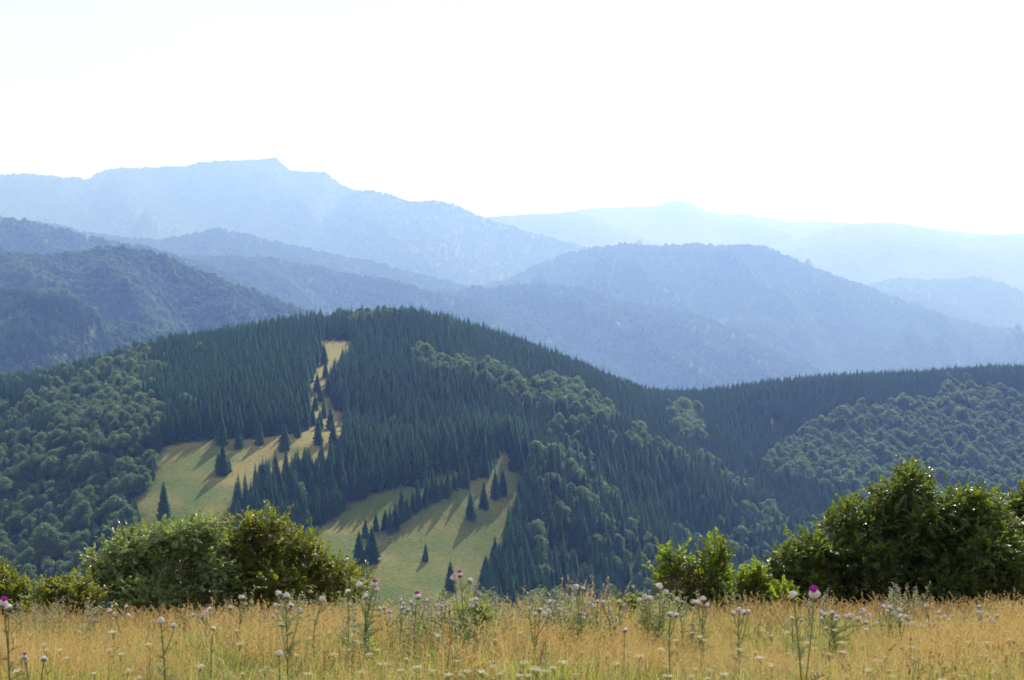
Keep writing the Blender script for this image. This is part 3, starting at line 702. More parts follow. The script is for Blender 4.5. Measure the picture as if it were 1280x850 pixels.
def ribbon(mb, base, az, h, bend, w_, m, r, segs=4, twist=0.0):
    """a grass blade or stem as a tapering ribbon; returns its tip and end direction"""
    t = np.linspace(0, 1, segs + 1)
    d = np.array([math.cos(az), math.sin(az), 0]); s_ = np.array([-math.sin(az + twist), math.cos(az + twist), 0])
    c = np.array(base)[None] + d[None] * (bend * h * t ** 2)[:, None]; c[:, 2] += h * (t - 0.35 * abs(bend) * t ** 2)
    ww = w_ * (1 - t ** 2 * 0.85)
    l = c + s_[None] * ww[:, None]; q = c - s_[None] * ww[:, None]
    mb.quads(np.stack([l[:-1], q[:-1], q[1:], l[1:]], 1), m)
    e = c[-1] - c[-2]; return c[-1], e / np.linalg.norm(e)
def tuft(seed, kind):
    r = np.random.default_rng(seed); mb = MB()
    def bs(R_=0.17):
        a = r.uniform(0, 6.28); q_ = R_ * math.sqrt(r.random()); return (q_ * math.cos(a), q_ * math.sin(a), -0.03)
    if kind == 'plume':          # fine bent grass with airy rusty panicles
        for k in range(26):
            tip, e = ribbon(mb, bs(), r.uniform(0, 6.28), r.uniform(0.20, 0.36), r.uniform(0.02, 0.35), 0.0016, 0, r)
            n_ = 20; f = r.random(n_)
            c = tip[None] + e[None] * ((f - 0.75) * 0.13)[:, None] + sphere_dirs(n_, r) * (0.016 * (1 - f) + 0.003)[:, None]
            g_ = e[None] + r.normal(size=(n_, 3)) * 0.4; g_ *= 0.016 / np.linalg.norm(g_, axis=1, keepdims=True); x_ = np.cross(g_, r.normal(size=(n_, 3))); x_ *= 0.0016 / (np.linalg.norm(x_, axis=1, keepdims=True) + 1e-9)
            mb.quads(np.stack([c - x_ * 0.4, c + g_ * 0.5 + x_, c + g_, c + g_ * 0.5 - x_], 1), 1)
        for k in range(14): ribbon(mb, bs(), r.uniform(0, 6.28), r.uniform(0.10, 0.24), r.uniform(0.1, 0.8), 0.0026, 0 if r.random() < 0.6 else 2, r)
    elif kind == 'straw':
        for k in range(44): ribbon(mb, bs(), r.uniform(0, 6.28), r.uniform(0.12, 0.29), r.uniform(0.05, 0.9), r.uniform(0.0016, 0.0044), 0 if r.random() < 0.8 else 2, r)
    elif kind == 'green':
        for k in range(44): ribbon(mb, bs(0.15), r.uniform(0, 6.28), r.uniform(0.10, 0.28), r.uniform(0.1, 0.9), r.uniform(0.0022, 0.0042), 2 if r.random() < 0.85 else 0, r)
    elif kind == 'tall':         # tall seed grass with dense brown heads
        for k in range(11):
            az = r.uniform(0, 6.28); h = r.uniform(0.26, 0.50)
            tip, e = ribbon(mb, bs(), az, h, r.uniform(0.05, 0.45), 0.0024, 0, r, 5)
            n_ = 26; f = r.random(n_); d = np.array([math.cos(az), math.sin(az), 0])
            c = tip[None] + e[None] * ((f - 0.6) * 0.17)[:, None] + d[None] * (0.03 * f ** 2)[:, None]; c[:, 2] -= 0.03 * f ** 2
            c = c + sphere_dirs(n_, r) * (0.010 * (1.15 - f))[:, None]
            mb.quads(leaf_quads(c, sphere_dirs(n_, r), r.uniform(0.006, 0.012, n_), r), 3)
        for k in range(16): ribbon(mb, bs(), r.uniform(0, 6.28), r.uniform(0.2, 0.5), r.uniform(0.2, 0.9), 0.0038, 0 if r.random() < 0.5 else 2, r)
    return mb.mesh('grass_tuft', [M['straw'], M['rust'], M['blade'], M['seed']])
SRCM['grass'] = [tuft(400 + i, k) for i, k in enumerate(['plume'] * 4 + ['straw'] * 3 + ['green'] * 3 + ['tall'] * 3)]
def area_points(y0, y1, dens, mx=2.5):
    n_ = int((y1 - y0) * (0.8 * (y0 + y1) / 2 + 2 * mx) * dens * 1.25)
    y = rng.uniform(y0, y1, n_); x = rng.uniform(-1, 1, n_) * (0.40 * y1 + mx)
    k = np.abs(x) < 0.40 * y + mx; x = x[k]; y = y[k]; return np.stack([x, y, gz(x, y)], 1)
G = np.concatenate([area_points(3.0, 9.5, 85), area_points(9.5, 15, 75), area_points(15, 21, 45)])
fx = fbm(G[:, 0] / 1.3, G[:, 1] / 1.6, 300, 3); fy = fbm(G[:, 0] / 0.7 + 9, G[:, 1] / 0.9, 311, 2); q_ = rng.random(len(G))
green = sstep(0.02, 0.22, fx + 0.24 * sstep(10.2, 7.4, G[:, 1]) + 0.12)
pick = np.where(q_ < green * 0.85, rng.integers(7, 10, len(G)), np.where(rng.random(len(G)) < 0.5 + 2.2 * fy, rng.integers(0, 4, len(G)), rng.integers(4, 7, len(G))))
sc = rng.uniform(0.6, 1.35, len(G)) * (1 + 0.8 * fx + 0.9 * fy)
ug, vg, _ = proj(G)
tallp = np.maximum(sstep(12.6, 15.0, G[:, 1]) * np.where((ug < 480) | (ug > 860), 0.50, 0.16), 0.07 * sstep(0.05, 0.3, fx))
isT = rng.random(len(G)) < tallp
pick = np.where(isT, rng.integers(10, 13, len(G)), pick); sc = np.where(isT, rng.uniform(0.6, 1.1, len(G)), sc)
rt = trs(len(G)); rt[:, :2] = rng.normal(0, 0.10, (len(G), 2))
scatter('meadow_grass', 'dry golden meadow grass with rusty seed heads and green tufts', 'grass', G, rt, np.stack([sc, sc, sc], 1), pick, 'grass')

# tussocks in the far clearings
def tussock(seed):
    r = np.random.default_rng(seed); mb = MB()
    for k in range(26):
        a = r.uniform(0, 6.28); ribbon(mb, (0.25 * math.cos(a) * r.random(), 0.25 * math.sin(a) * r.random(), -0.1), a, r.uniform(0.25, 0.6), r.uniform(0.4, 1.0), 0.05, 0 if seed % 2 else 1, r, 3)
    return mb.mesh('tussock', [M['blade'], M['straw']])
SRCM['tussock'] = [tussock(450 + i) for i in range(4)]
X = rng.uniform(-330, 60, 42000); Y = rng.uniform(600, 1080, 42000); Pt = np.stack([X, Y, hz(X, Y)], 1); ut, vt, _ = proj(Pt)
nz = fbm(X / 9, Y / 6, 321, 3)
k = meadow_mask(ut, vt) & (rng.random(len(X)) < 0.35 + 1.6 * nz)
Pt = Pt[k]; n_ = len(Pt); sc = rng.uniform(0.5, 1.15, n_)
scatter('tussock_grass', 'coarse grass tussocks dotted over the hillside clearings', 'grass', Pt, trs(n_), np.stack([sc, sc, sc * 0.8], 1), rng.integers(0, 4, n_), 'tussock')

# ------------------------------------------------------------------ shrubs behind the meadow
M['leaf_dark'] = foliage('dark_beech_leaves', (0.016, 0.034, 0.007), (0.078, 0.105, 0.018), (0.26, 0.35, 0.030), 0.31, 0.37, 0.5, nscale=1.4)
M['leaf_olive'] = foliage('olive_leaves', (0.030, 0.050, 0.009), (0.105, 0.115, 0.018), (0.32, 0.36, 0.030), 0.38, 0.42, 0.4, nscale=1.6)
M['leaf_pale'] = foliage('pale_leaves', (0.035, 0.065, 0.016), (0.230, 0.275, 0.130), (0.32, 0.42, 0.10), 0.34, 0.36, 0.5, nscale=1.6)
M['leaf_bright'] = foliage('bright_leaves', (0.050, 0.085, 0.012), (0.120, 0.150, 0.020), (0.30, 0.40, 0.035), 0.45, 0.4, 0.4, nscale=1.8)
M['twig'] = simple('twig_bark', (0.13, 0.10, 0.075), 0.85, 0.2, 0.35, 25)
def leaves(mb, Bs, A, N_, L, wr=0.30, fold=0.22, m=0):
    A = A / (np.linalg.norm(A, axis=1, keepdims=True) + 1e-9); S_ = np.cross(A, N_); S_ /= np.linalg.norm(S_, axis=1, keepdims=True) + 1e-9
    U = np.cross(S_, A); L = L[:, None]; n_ = len(Bs)
    tip = Bs + A * L - U * L * 0.10
    V = np.stack([Bs, Bs + A * L * 0.30 + S_ * L * wr + U * L * fold * wr, Bs + A * L * 0.68 + S_ * L * wr * 0.86 + U * L * fold * wr,
                  tip, Bs + A * L * 0.68 - S_ * L * wr * 0.86 + U * L * fold * wr, Bs + A * L * 0.30 - S_ * L * wr + U * L * fold * wr], 1)
    k = np.arange(n_)[:, None] * 6
    mb.indexed(V.reshape(-1, 3), np.concatenate([k + np.array([[0, 1, 2, 3]]), k + np.array([[0, 3, 4, 5]])]), m)
def shrub(label, Y, foot_u, lobes, ntwig, ll, mat, seed, group=None, per=9, dens_in=0.5, stems=7, upright=0.25, kind='shrub', cat='shrub'):
    r = np.random.default_rng(seed); ntwig = int(ntwig * 1.35); ll *= 0.86
    b = at(foot_u, 800, Y); bx, by = b[0], b[1]; bz = float(gz(bx, by)); root = np.array([bx, by, bz])
    o = empty(kind, root); tag(o, label, cat, group)
    Cn = []; Rd = []
    for (u, v, ru, rv, dy) in lobes:
        c = at(u, v, Y + dy); px = F / (Y * CP); Cn.append(c - root); Rd.append((ru / px, ru / px * 0.9, rv / px))
    for c, d_ in list(zip(Cn, Rd)):
        for k in range(5):
            q_ = sphere_dirs(1, r)[0]; q_[2] = abs(q_[2]) * 0.9 - 0.15; d_ = np.array(d_)
            Cn.append(c + q_ * d_ * r.uniform(0.75, 1.1)); Rd.append(d_ * r.uniform(0.28, 0.5))
    Cn = np.array(Cn); Rd = np.array(Rd) * 0.92; vol = Rd.prod(1) ** 0.72; vol /= vol.sum()
    tk = MB(); cr = MB()
    ends = []
    for k in range(stems):
        li = k % len(Cn) if k < len(Cn) else int(r.choice(len(Cn), p=vol))
        a = r.uniform(0, 6.28); s0 = np.array([0.16 * math.cos(a), 0.16 * math.sin(a), -0.05]); e = Cn[li] + r.normal(size=3) * Rd[li] * 0.25
        mid = s0 * 0.5 + e * 0.5 + np.array([0, 0, 0.12]) + r.normal(size=3) * 0.06
        t = np.linspace(0, 1, 7)[:, None]; P_ = (1 - t) ** 2 * s0 + 2 * t * (1 - t) * mid + t ** 2 * e
        r0 = 0.018 + 0.02 * (np.linalg.norm(e) / 2); tk.tube(P_, np.linspace(r0, 0.006, 7), 6); ends.append(P_)
    ends = np.array(ends)
    for k in range(stems * 9):
        P_ = ends[r.integers(0, len(ends))]; p0 = P_[r.integers(2, 7)]; li = int(r.choice(len(Cn), p=vol)); e = Cn[li] + sphere_dirs(1, r)[0] * Rd[li] * 0.8
        if np.linalg.norm(e - p0) > 1.3: e = p0 + (e - p0) * 1.3 / np.linalg.norm(e - p0)
        mid = (p0 + e) / 2 + r.normal(size=3) * 0.05; t = np.linspace(0, 1, 5)[:, None]
        tk.tube((1 - t) ** 2 * p0 + 2 * t * (1 - t) * mid + t ** 2 * e, np.linspace(0.009, 0.003, 5), 4)
    li = r.choice(len(Cn), ntwig, p=vol); d = sphere_dirs(ntwig, r)
    bump = 1 + 0.75 * fbm(d[:, 0] * 2.3 + li * 7.1 + seed, d[:, 1] * 2.3 + d[:, 2] * 2.9, seed, 2)
    rho = np.where(r.random(ntwig) < dens_in, r.uniform(0.35, 0.9, ntwig), np.where(r.random(ntwig) < 0.15, r.uniform(1.0, 1.45, ntwig), r.uniform(0.75, 1.1, ntwig))) * bump
    T0 = Cn[li] + d * Rd[li] * rho[:, None]
    td = d * 0.8 + r.normal(size=(ntwig, 3)) * 0.55 + np.array([0, 0, upright]); td /= np.linalg.norm(td, axis=1, keepdims=True)
    tl = r.uniform(0.12, 0.30, ntwig) * ll / 0.075
    keep = (T0[:, 2] > -0.05); T0, td, tl = T0[keep], td[keep], tl[keep]; nt_ = len(T0)
    sd = np.cross(td, [0, 0, 1.0]); sd /= np.linalg.norm(sd, axis=1, keepdims=True) + 1e-9
    upn = np.cross(sd, td)
    st = T0 - td * tl[:, None] * 0.3; en = T0 + td * tl[:, None] * 0.75; w_ = sd * 0.0025
    tk.quads(np.stack([st - w_, st + w_, en + w_ * 0.5, en - w_ * 0.5], 1))
    for j in range(per):
        f = (j + 0.5) / per; s_ = 1 if j % 2 else -1
        bs = st + (en - st) * f
        ax = td * (0.55 + 0.6 * f) + sd * s_ * (0.9 * (1.05 - f * 0.7)) + r.normal(size=(nt_, 3)) * 0.22 - np.array([0, 0, 0.18])
        nn = upn + r.normal(size=(nt_, 3)) * 0.42
        leaves(cr, bs, ax, nn, ll * r.uniform(0.65, 1.2, nt_))
    link('trunk', tk.mesh('shrub_stems', [M['twig']], True), o); link('crown', cr.mesh('shrub_leaves', [M[mat]]), o)
    return o
shrub('rounded shrub with pale silvery green leaves behind the grass on the left', 20.0, 205,
      [(150, 705, 36, 30, 0), (190, 690, 40, 36, .3), (232, 675, 36, 32, 0), (255, 668, 24, 24, .2), (200, 735, 80, 30, 0), (260, 720, 35, 42, 0), (128, 728, 22, 22, 0)], 1500, 0.075, 'leaf_pale', 501)
shrub('dark olive shrub joined to the right side of the pale leaved shrub', 20.6, 340,
      [(300, 685, 32, 38, 0), (335, 678, 36, 38, .2), (375, 700, 34, 36, 0), (410, 722, 30, 28, 0), (340, 735, 90, 36, 0), (290, 730, 34, 40, 0)], 1750, 0.070, 'leaf_olive', 502)
shrub('low dark green shrub cut by the left edge of the photo', 19.0, 8, [(18, 742, 24, 24, 0), (-18, 734, 34, 34, .2), (0, 760, 46, 22, 0)], 620, 0.065, 'leaf_olive', 503)
shrub('small sparse shrub in the dry grass between the left edge shrub and the pale shrub', 18.0, 80, [(60, 748, 26, 20, 0), (90, 742, 30, 26, 0), (110, 755, 24, 18, 0)], 260, 0.060, 'leaf_olive', 504, dens_in=0.7)
shrub('open bright green bush with upright twigs beside the big dark tree', 17.5, 870,
      [(836, 708, 15, 24, 0), (832, 735, 14, 22, .2), (858, 715, 13, 30, 0), (882, 702, 13, 26, -.1), (872, 735, 16, 24, .2), (905, 698, 9, 22, 0), (900, 728, 13, 24, 0), (862, 756, 40, 16, 0), (892, 752, 26, 18, 0)], 400, 0.072, 'leaf_bright', 505, dens_in=0.6, stems=13, upright=1.0)
shrub('low yellow green bush wedged between the open bush and the dark tree', 17.2, 940, [(930, 738, 14, 24, 0), (944, 722, 9, 20, .1), (955, 742, 14, 24, 0), (918, 752, 18, 14, 0), (975, 752, 22, 16, -.2), (940, 758, 34, 14, 0)], 290, 0.068, 'leaf_bright', 506, dens_in=0.6, stems=9, upright=0.9)
shrub('low glossy dark bush at the left foot of the big dark tree', 20.0, 1000, [(985, 712, 28, 30, 0), (1018, 702, 30, 34, 0), (1000, 745, 48, 32, 0), (965, 742, 22, 26, 0)], 1000, 0.074, 'leaf_dark', 507)
shrub('tallest dark glossy beech tree standing behind the grass on the right', 20.5, 1125,
      [(1140, 612, 26, 30, 0), (1118, 635, 38, 32, .2), (1075, 665, 44, 40, 0), (1150, 660, 40, 44, -.2), (1110, 710, 78, 55, 0), (1060, 715, 42, 46, -.3), (1165, 720, 44, 55, 0), (1120, 755, 85, 32, 0)], 3300, 0.078, 'leaf_dark', 508, stems=10, kind='beech_tree', cat='tree')
shrub('broad dark beech with yellowish sprays against the right side of the tallest one', 20.2, 1225,
      [(1200, 640, 34, 32, 0), (1232, 650, 34, 34, .2), (1215, 690, 52, 48, -.2), (1190, 735, 40, 42, -.4), (1240, 735, 50, 45, 0)], 2000, 0.078, 'leaf_dark', 509, stems=8, kind='beech_tree', cat='tree')
shrub('dark beech cut by the right edge of the photo', 21.5, 1300, [(1285, 660, 36, 40, 0), (1310, 640, 40, 40, 0), (1290, 720, 55, 55, 0)], 1300, 0.076, 'leaf_dark', 510, stems=7, kind='beech_tree', cat='tree')

shrub('tiny bright leafy sapling in the grass below the central meadow', 12.5, 582, [(578, 772, 10, 8, 0), (590, 766, 9, 9, 0), (600, 771, 8, 7, 0)], 60, 0.050, 'leaf_bright', 511, dens_in=0.7, stems=5, upright=0.8)
shrub('low leafy sapling in the grass left of the open bright bush', 14.0, 790, [(770, 768, 16, 12, 0), (795, 764, 18, 14, 0)], 120, 0.055, 'leaf_dark', 512, dens_in=0.7, stems=5, upright=0.8)
# ------------------------------------------------------------------ thistles
M['wool'] = foliage('thistle_wool', (0.66, 0.61, 0.60), (0.80, 0.76, 0.74), (0.70, 0.62, 0.66), 0.25, 0.8, 0.1)
M['bract'] = foliage('thistle_bracts', (0.22, 0.22, 0.18), (0.34, 0.32, 0.27), (0.3, 0.3, 0.2), 0.2, 0.8, 0.1)
M['purple'] = foliage('purple_florets', (0.30, 0.015, 0.34), (0.42, 0.03, 0.40), (0.55, 0.05, 0.50), 0.35, 0.6, 0.2)
M['mauve'] = foliage('faded_florets', (0.55, 0.40, 0.50), (0.66, 0.55, 0.60), (0.6, 0.45, 0.55), 0.3, 0.7, 0.1)
M['stem'] = foliage('thistle_green', (0.15, 0.18, 0.065), (0.25, 0.27, 0.11), (0.34, 0.38, 0.11), 0.25, 0.6, 0.3)
def head_meshes(seed, kind):
    """unit diameter flower head: woolly bulb with spines, florets on top"""
    r = np.random.default_rng(seed); mb = MB(); fl = MB()
    nu, nv = 16, 11; th = np.arange(nu) * 2 * math.pi / nu; ph = np.linspace(0.0, math.pi, nv)
    T_, P_ = np.meshgrid(th, ph); rad = 0.46 * (1 + 0.05 * r.normal(size=T_.shape)); fl_ = 0.86
    V = np.stack([rad * np.sin(P_) * np.cos(T_), rad * np.sin(P_) * np.sin(T_), -rad * np.cos(P_) * fl_], -1).reshape(-1, 3)
    i_ = np.arange(nv - 1)[:, None] * nu; j_ = np.arange(nu)[None]; j2 = (j_ + 1) % nu
    Q = np.stack([i_ + j_, i_ + j2, i_ + nu + j2, i_ + nu + j_], -1).reshape(nv - 1, nu, 4)
    mb.indexed(V, Q[:4].reshape(-1, 4), 1); mb.indexed(V, Q[4:].reshape(-1, 4), 0)
    d = sphere_dirs(150, r); d[:, 2] = np.where(d[:, 2] > 0.75, -d[:, 2], d[:, 2]); t = np.cross(d, r.normal(size=d.shape)); t /= np.linalg.norm(t, axis=1, keepdims=True)
    low = d[:, 2] < -0.35
    tri = np.stack([d * 0.42 + t * 0.035, d * 0.42 - t * 0.035, d * r.uniform(0.52, 0.66, (150, 1)) + [0, 0, 0.03]], 1) * np.array([1, 1, fl_])
    mb.tris(tri[low], 1); mb.tris(tri[~low], 0)
    n_ = 110; a = r.uniform(0, 6.28, n_); q = np.sqrt(r.random(n_))
    L_ = {'purple': 0.55, 'half': 0.42, 'pale': 0.22}[kind] * r.uniform(0.75, 1.1, n_)
    b = np.stack([0.24 * q * np.cos(a), 0.24 * q * np.sin(a), 0.32 + 0 * a], 1); e = b + np.stack([0.30 * q * np.cos(a), 0.30 * q * np.sin(a), 1.0 - 0.35 * q], 1) * L_[:, None]
    s_ = np.stack([-np.sin(a), np.cos(a), 0 * a], 1) * 0.022
    fl.quads(np.stack([b - s_, b + s_, e + s_ * 1.5, e - s_ * 1.5], 1), 0)
    return mb.mesh('thistle_head', [M['wool'], M['bract']]), fl.mesh('thistle_florets', [M[{'purple': 'purple', 'half': 'mauve', 'pale': 'wool'}[kind]]])
HEADS = {'p': [head_meshes(520 + i, 'purple') for i in range(2)], 'h': [head_meshes(530 + i, 'half') for i in range(2)], 'w': [head_meshes(540 + i, 'pale') for i in range(3)]}
def thistle_leaf(seed):
    r = np.random.default_rng(seed); mb = MB(); t = np.linspace(0, 1, 9)
    c = np.stack([t, 0 * t, 0.18 * t - 0.42 * t ** 2], 1); w_ = 0.05 * (1 - t) + 0.012
    mb.quads(np.stack([c[:-1] + np.stack([0 * t, w_, 0 * t], 1)[:-1], c[:-1] - np.stack([0 * t, w_, 0 * t], 1)[:-1], c[1:] - np.stack([0 * t, w_, 0 * t], 1)[1:], c[1:] + np.stack([0 * t, w_, 0 * t], 1)[1:]], 1))
    tr_ = []
    for k in range(1, 8):
        for s_ in (-1, 1):
            for up in (0.10, -0.02):
                L_ = 0.30 * math.sin(math.pi * (0.12 + 0.8 * t[k])) * r.uniform(0.8, 1.2)
                tr_.append([c[k] + (0.045, 0, 0), c[k] - (0.045, 0, 0), c[k] + np.array([0.12 + r.normal() * 0.03, s_ * L_, up * 1.4])])
    mb.tris(np.array(tr_)); return mb.mesh('thistle_leaf', [M['stem']])
TLEAF = [thistle_leaf(560 + i) for i in range(3)]
THG = 'thistles along the meadow edge'
def thistle(label, Y, foot_u, heads, nleaf=6, lsize=0.16, seed=0, group=THG):
    nleaf = int(nleaf * 1.8); lsize *= 0.85
    r = np.random.default_rng(700 + seed)
    b = at(foot_u, 800, Y); root = np.array([b[0], Y, float(gz(b[0], Y))])
    o = empty('thistle', root); tag(o, label, 'thistle', group)
    H = [(at(u, v, Y + r.uniform(-0.08, 0.08)) - root, sz * 0.9 / F * Y, k) for u, v, sz, k in heads]
    H.sort(key=lambda h: -h[0][2]); st = MB()
    top = H[0][0]; main = []
    t = np.linspace(0, 1, 9)[:, None]; ctl = np.array([top[0] * 0.3 + r.normal() * 0.05, top[1] * 0.3, top[2] * 0.55])
    main = (1 - t) ** 2 * np.array([0, 0, -0.05]) + 2 * t * (1 - t) * ctl + t ** 2 * (top - [0, 0, H[0][1] * 0.35])
    st.tube(main, np.linspace(0.0055, 0.0035, 9), 6)
    for k, (p, dm, _) in enumerate(H[1:]):
        z_ = min(top[2] * r.uniform(0.45, 0.8), p[2] - 0.05); i_ = int(np.argmin(np.abs(main[:, 2] - z_))); s0 = main[i_]
        e = p - [0, 0, dm * 0.35]; m_ = s0 * 0.4 + e * 0.6; m_[2] = s0[2] * 0.65 + e[2] * 0.35
        t5 = np.linspace(0, 1, 6)[:, None]; st.tube((1 - t5) ** 2 * s0 + 2 * t5 * (1 - t5) * m_ + t5 ** 2 * e, np.linspace(0.0038, 0.0026, 6), 5)
    link('stem', st.mesh('thistle_stem', [M['stem']], True), o)
    for k, (p, dm, kd) in enumerate(H):
        hm_, fm_ = HEADS[kd][int(r.integers(0, len(HEADS[kd])))]
        h = link('flower_head', hm_, o); h.location = p; h.scale = (dm, dm, dm); h.rotation_euler = (r.normal() * 0.4, r.normal() * 0.4, r.uniform(0, 6.28))
        if kd == 'p': h['label'] = 'purple flower head'
        link('florets', fm_, h)
    for k in range(nleaf):
        f = 0.12 + 0.8 * (k + r.uniform(0, 0.6)) / nleaf; i_ = f * 8; c = main[int(i_)] + (main[min(8, int(i_) + 1)] - main[int(i_)]) * (i_ % 1)
        l = link('leaf', TLEAF[k % 3], o); L_ = lsize * r.uniform(0.75, 1.25) * (1.15 - 0.65 * f); l.location = c; l.scale = (L_, L_, L_)
        l.rotation_euler = (r.normal() * 0.2, -0.35 - 0.4 * r.random(), k * 2.4 + r.uniform(-0.4, 0.4))
    return o
TH = [
 ('thistle with a purple and a pale head at the left edge of the meadow', 7.5, 8, [(4, 754, 12, 'p'), (10, 759, 11, 'w')], 7, .15),
 ('short thistle with a purple head over a pale one low at the bottom left', 7.6, 36, [(30, 821, 8, 'p'), (33, 825, 8, 'w')], 2, .08),
 ('short thistle with one round grey head, right of the bottom left purple one', 7.7, 55, [(55, 824, 9, 'w')], 2, .08),
 ('leafy stemmed thistle with two round heads in front of the pale shrub', 8.8, 207, [(201, 776, 10, 'w'), (217, 782, 8, 'w')], 7, .13),
 ('thin thistle with one nodding head in the grass below the olive shrub', 9.4, 268, [(267, 786, 7, 'w')], 3, .10),
 ('tall branched thistle with four pale heads in front of the olive shrub', 8.6, 360, [(348, 742, 9, 'w'), (358, 745, 10, 'w'), (374, 763, 8, 'w'), (352, 781, 8, 'w')], 9, .18),
 ('low thistle with one whitish head below the tall branched thistle', 8.0, 351, [(349, 817, 10, 'w')], 4, .10),
 ('thistle with one pale head by the right end of the olive shrub', 9.8, 404, [(403, 749, 9, 'w')], 5, .14),
 ('thistle with two pale heads just left of the bushy leafy clump', 10.4, 433, [(435, 740, 9, 'w'), (436, 756, 6, 'w')], 5, .14),
 ('bushy leafy thistle with six heads, the topmost one pinkish', 10.2, 458, [(449, 731, 10, 'w'), (468, 730, 9, 'p'), (471, 737, 7, 'w'), (457, 746, 9, 'w'), (463, 748, 8, 'w'), (475, 761, 7, 'w')], 12, .20),
 ('low thistle with a purple head half sunk in the grass', 10.8, 522, [(522, 746, 10, 'p'), (514, 753, 7, 'w'), (532, 750, 7, 'h')], 5, .14),
 ('tall thistle with three pinkish heads against the hillside meadow', 10.0, 577, [(567, 723, 10, 'h'), (575, 719, 9, 'p'), (588, 726, 9, 'w'), (590, 757, 7, 'h')], 10, .17),
 ('thistle cluster of five pale heads right of the central meadow', 9.4, 680, [(675, 763, 8, 'w'), (686, 765, 8, 'w'), (669, 768, 7, 'w'), (680, 768, 8, 'w'), (661, 760, 5, 'w')], 6, .14),
 ('tall thistle with two pale heads against the dark spruces', 10.6, 726, [(721, 734, 9, 'w'), (729, 736, 7, 'w')], 8, .16),
 ('thistle with three round heads in a row left of the bright bush', 11.0, 806, [(799, 750, 7, 'w'), (806, 747, 8, 'w'), (813, 748, 8, 'w')], 8, .16),
 ('tall thistle with two heads touching the left side of the bright bush', 11.2, 824, [(824, 733, 10, 'w'), (832, 740, 8, 'w')], 7, .16),
 ('short thistle with one brownish head deep in the grass', 9.2, 781, [(781, 788, 8, 'h')], 2, .09),
 ('thistle with two heads on a straight bare stem in front of the bright bush', 8.8, 843, [(838, 768, 9, 'w'), (845, 769, 8, 'w')], 4, .11),
 ('thistle with three pale heads in front of the open bright bush', 10.2, 877, [(879, 749, 9, 'w'), (872, 753, 8, 'w'), (884, 756, 6, 'w')], 6, .14),
 ('low thistle with four pale heads below the yellow green bush', 9.8, 926, [(924, 762, 8, 'w'), (930, 766, 8, 'w'), (917, 767, 8, 'w'), (935, 765, 8, 'w')], 8, .15),
 ('tallest thistle with a large vivid purple head and a white one before the dark tree', 6.0, 1011, [(1018, 743, 16, 'p'), (992, 744, 12, 'w')], 9, .15),
 ('bushy thistle with eight small pale heads right of the vivid purple one', 11.0, 1055, [(1040, 766, 7, 'w'), (1048, 772, 7, 'w'), (1063, 770, 8, 'w'), (1078, 764, 9, 'w'), (1086, 770, 8, 'w'), (1074, 773, 7, 'w'), (1083, 778, 7, 'w'), (1033, 786, 7, 'w')], 12, .17),
 ('low thistle with five pale heads in the brown grass before the tallest beech', 11.4, 1144, [(1135, 781, 8, 'w'), (1142, 780, 8, 'w'), (1152, 782, 6, 'w'), (1161, 779, 7, 'w'), (1168, 781, 6, 'w')], 6, .14),
 ('small thistle with two pale heads low in front of the right edge beech', 11.2, 1186, [(1185, 787, 8, 'w'), (1193, 789, 6, 'w')], 4, .12),
 ('small thistle with two small heads left of the vivid purple one', 11.0, 990, [(990, 773, 7, 'w'), (1001, 775, 6, 'w')], 6, .14),
]
for i, a in enumerate(TH): thistle(*a, seed=i)
for i in range(30):
    u = float([rng.uniform(1020, 1265), rng.uniform(490, 860), rng.uniform(100, 440)][[0, 1, 0, 1, 2][i % 5]]); v = float(rng.uniform(756, 786) if u > 900 else rng.uniform(748, 772)); n_ = int(rng.integers(2, 6))
    thistle('small thistle with little pale heads half sunk among the weeds of the meadow crest', float(rng.uniform(10.5, 12.5)), u + rng.uniform(-6, 6),
            [(u + rng.uniform(-14, 14), v + rng.uniform(-7, 9), float(rng.uniform(5, 7.5)), 'h' if rng.random() < 0.3 else 'w') for k in range(n_)], 3, .10, seed=100 + i, group='small thistles among the weeds of the meadow crest')

# ------------------------------------------------------------------ white umbels, herbs and docks
M['white'] = foliage('white_florets', (0.66, 0.62, 0.48), (0.80, 0.78, 0.66), (0.7, 0.68, 0.5), 0.25, 0.8, 0.1)
def umbel_meshes(seed):
    r = np.random.default_rng(seed); st = MB(); fl = MB(); h = 0.36
    st.tube([(0, 0, -0.04), (0.01, 0, h * 0.5), (0, 0.01, h * 0.86)], [0.0024, 0.002, 0.0016], 5)
    for k in range(11):
        a = k * 2.4; q = 0.036 * math.sqrt((k + 0.3) / 11); e = np.array([q * math.cos(a), q * math.sin(a), h + 0.004 * r.normal()])
        st.tube([(0, 0.01, h * 0.86), e * (0.5, 0.5, 1) - (0, 0, 0.02), e], [0.001, 0.0009, 0.0008], 3)
        n_ = 12; c = e[None] + np.stack([r.normal(size=n_) * 0.008, r.normal(size=n_) * 0.008, r.uniform(-0.002, 0.004, n_)], 1)
        nn = np.tile([0, 0, 1.0], (n_, 1)) + r.normal(size=(n_, 3)) * 0.3; fl.quads(leaf_quads(c, nn / np.linalg.norm(nn, axis=1, keepdims=True), r.uniform(0.003, 0.0055, n_), r))
    lf = MB()
    B_ = np.array([[0, 0, z] for z in np.linspace(0.05, 0.24, 7)]); a = np.arange(7) * 2.4
    leaves(lf, B_, np.stack([np.cos(a), np.sin(a), 0.5 + 0 * a], 1), np.tile([0, 0, 1.0], (7, 1)), np.full(7, 0.07), 0.12)
    return st.mesh('umbel_stem', [M['stem']]), fl.mesh('umbel_cap', [M['white']]), lf.mesh('umbel_leaves', [M['stem']])
UM = [umbel_meshes(600 + i) for i in range(3)]
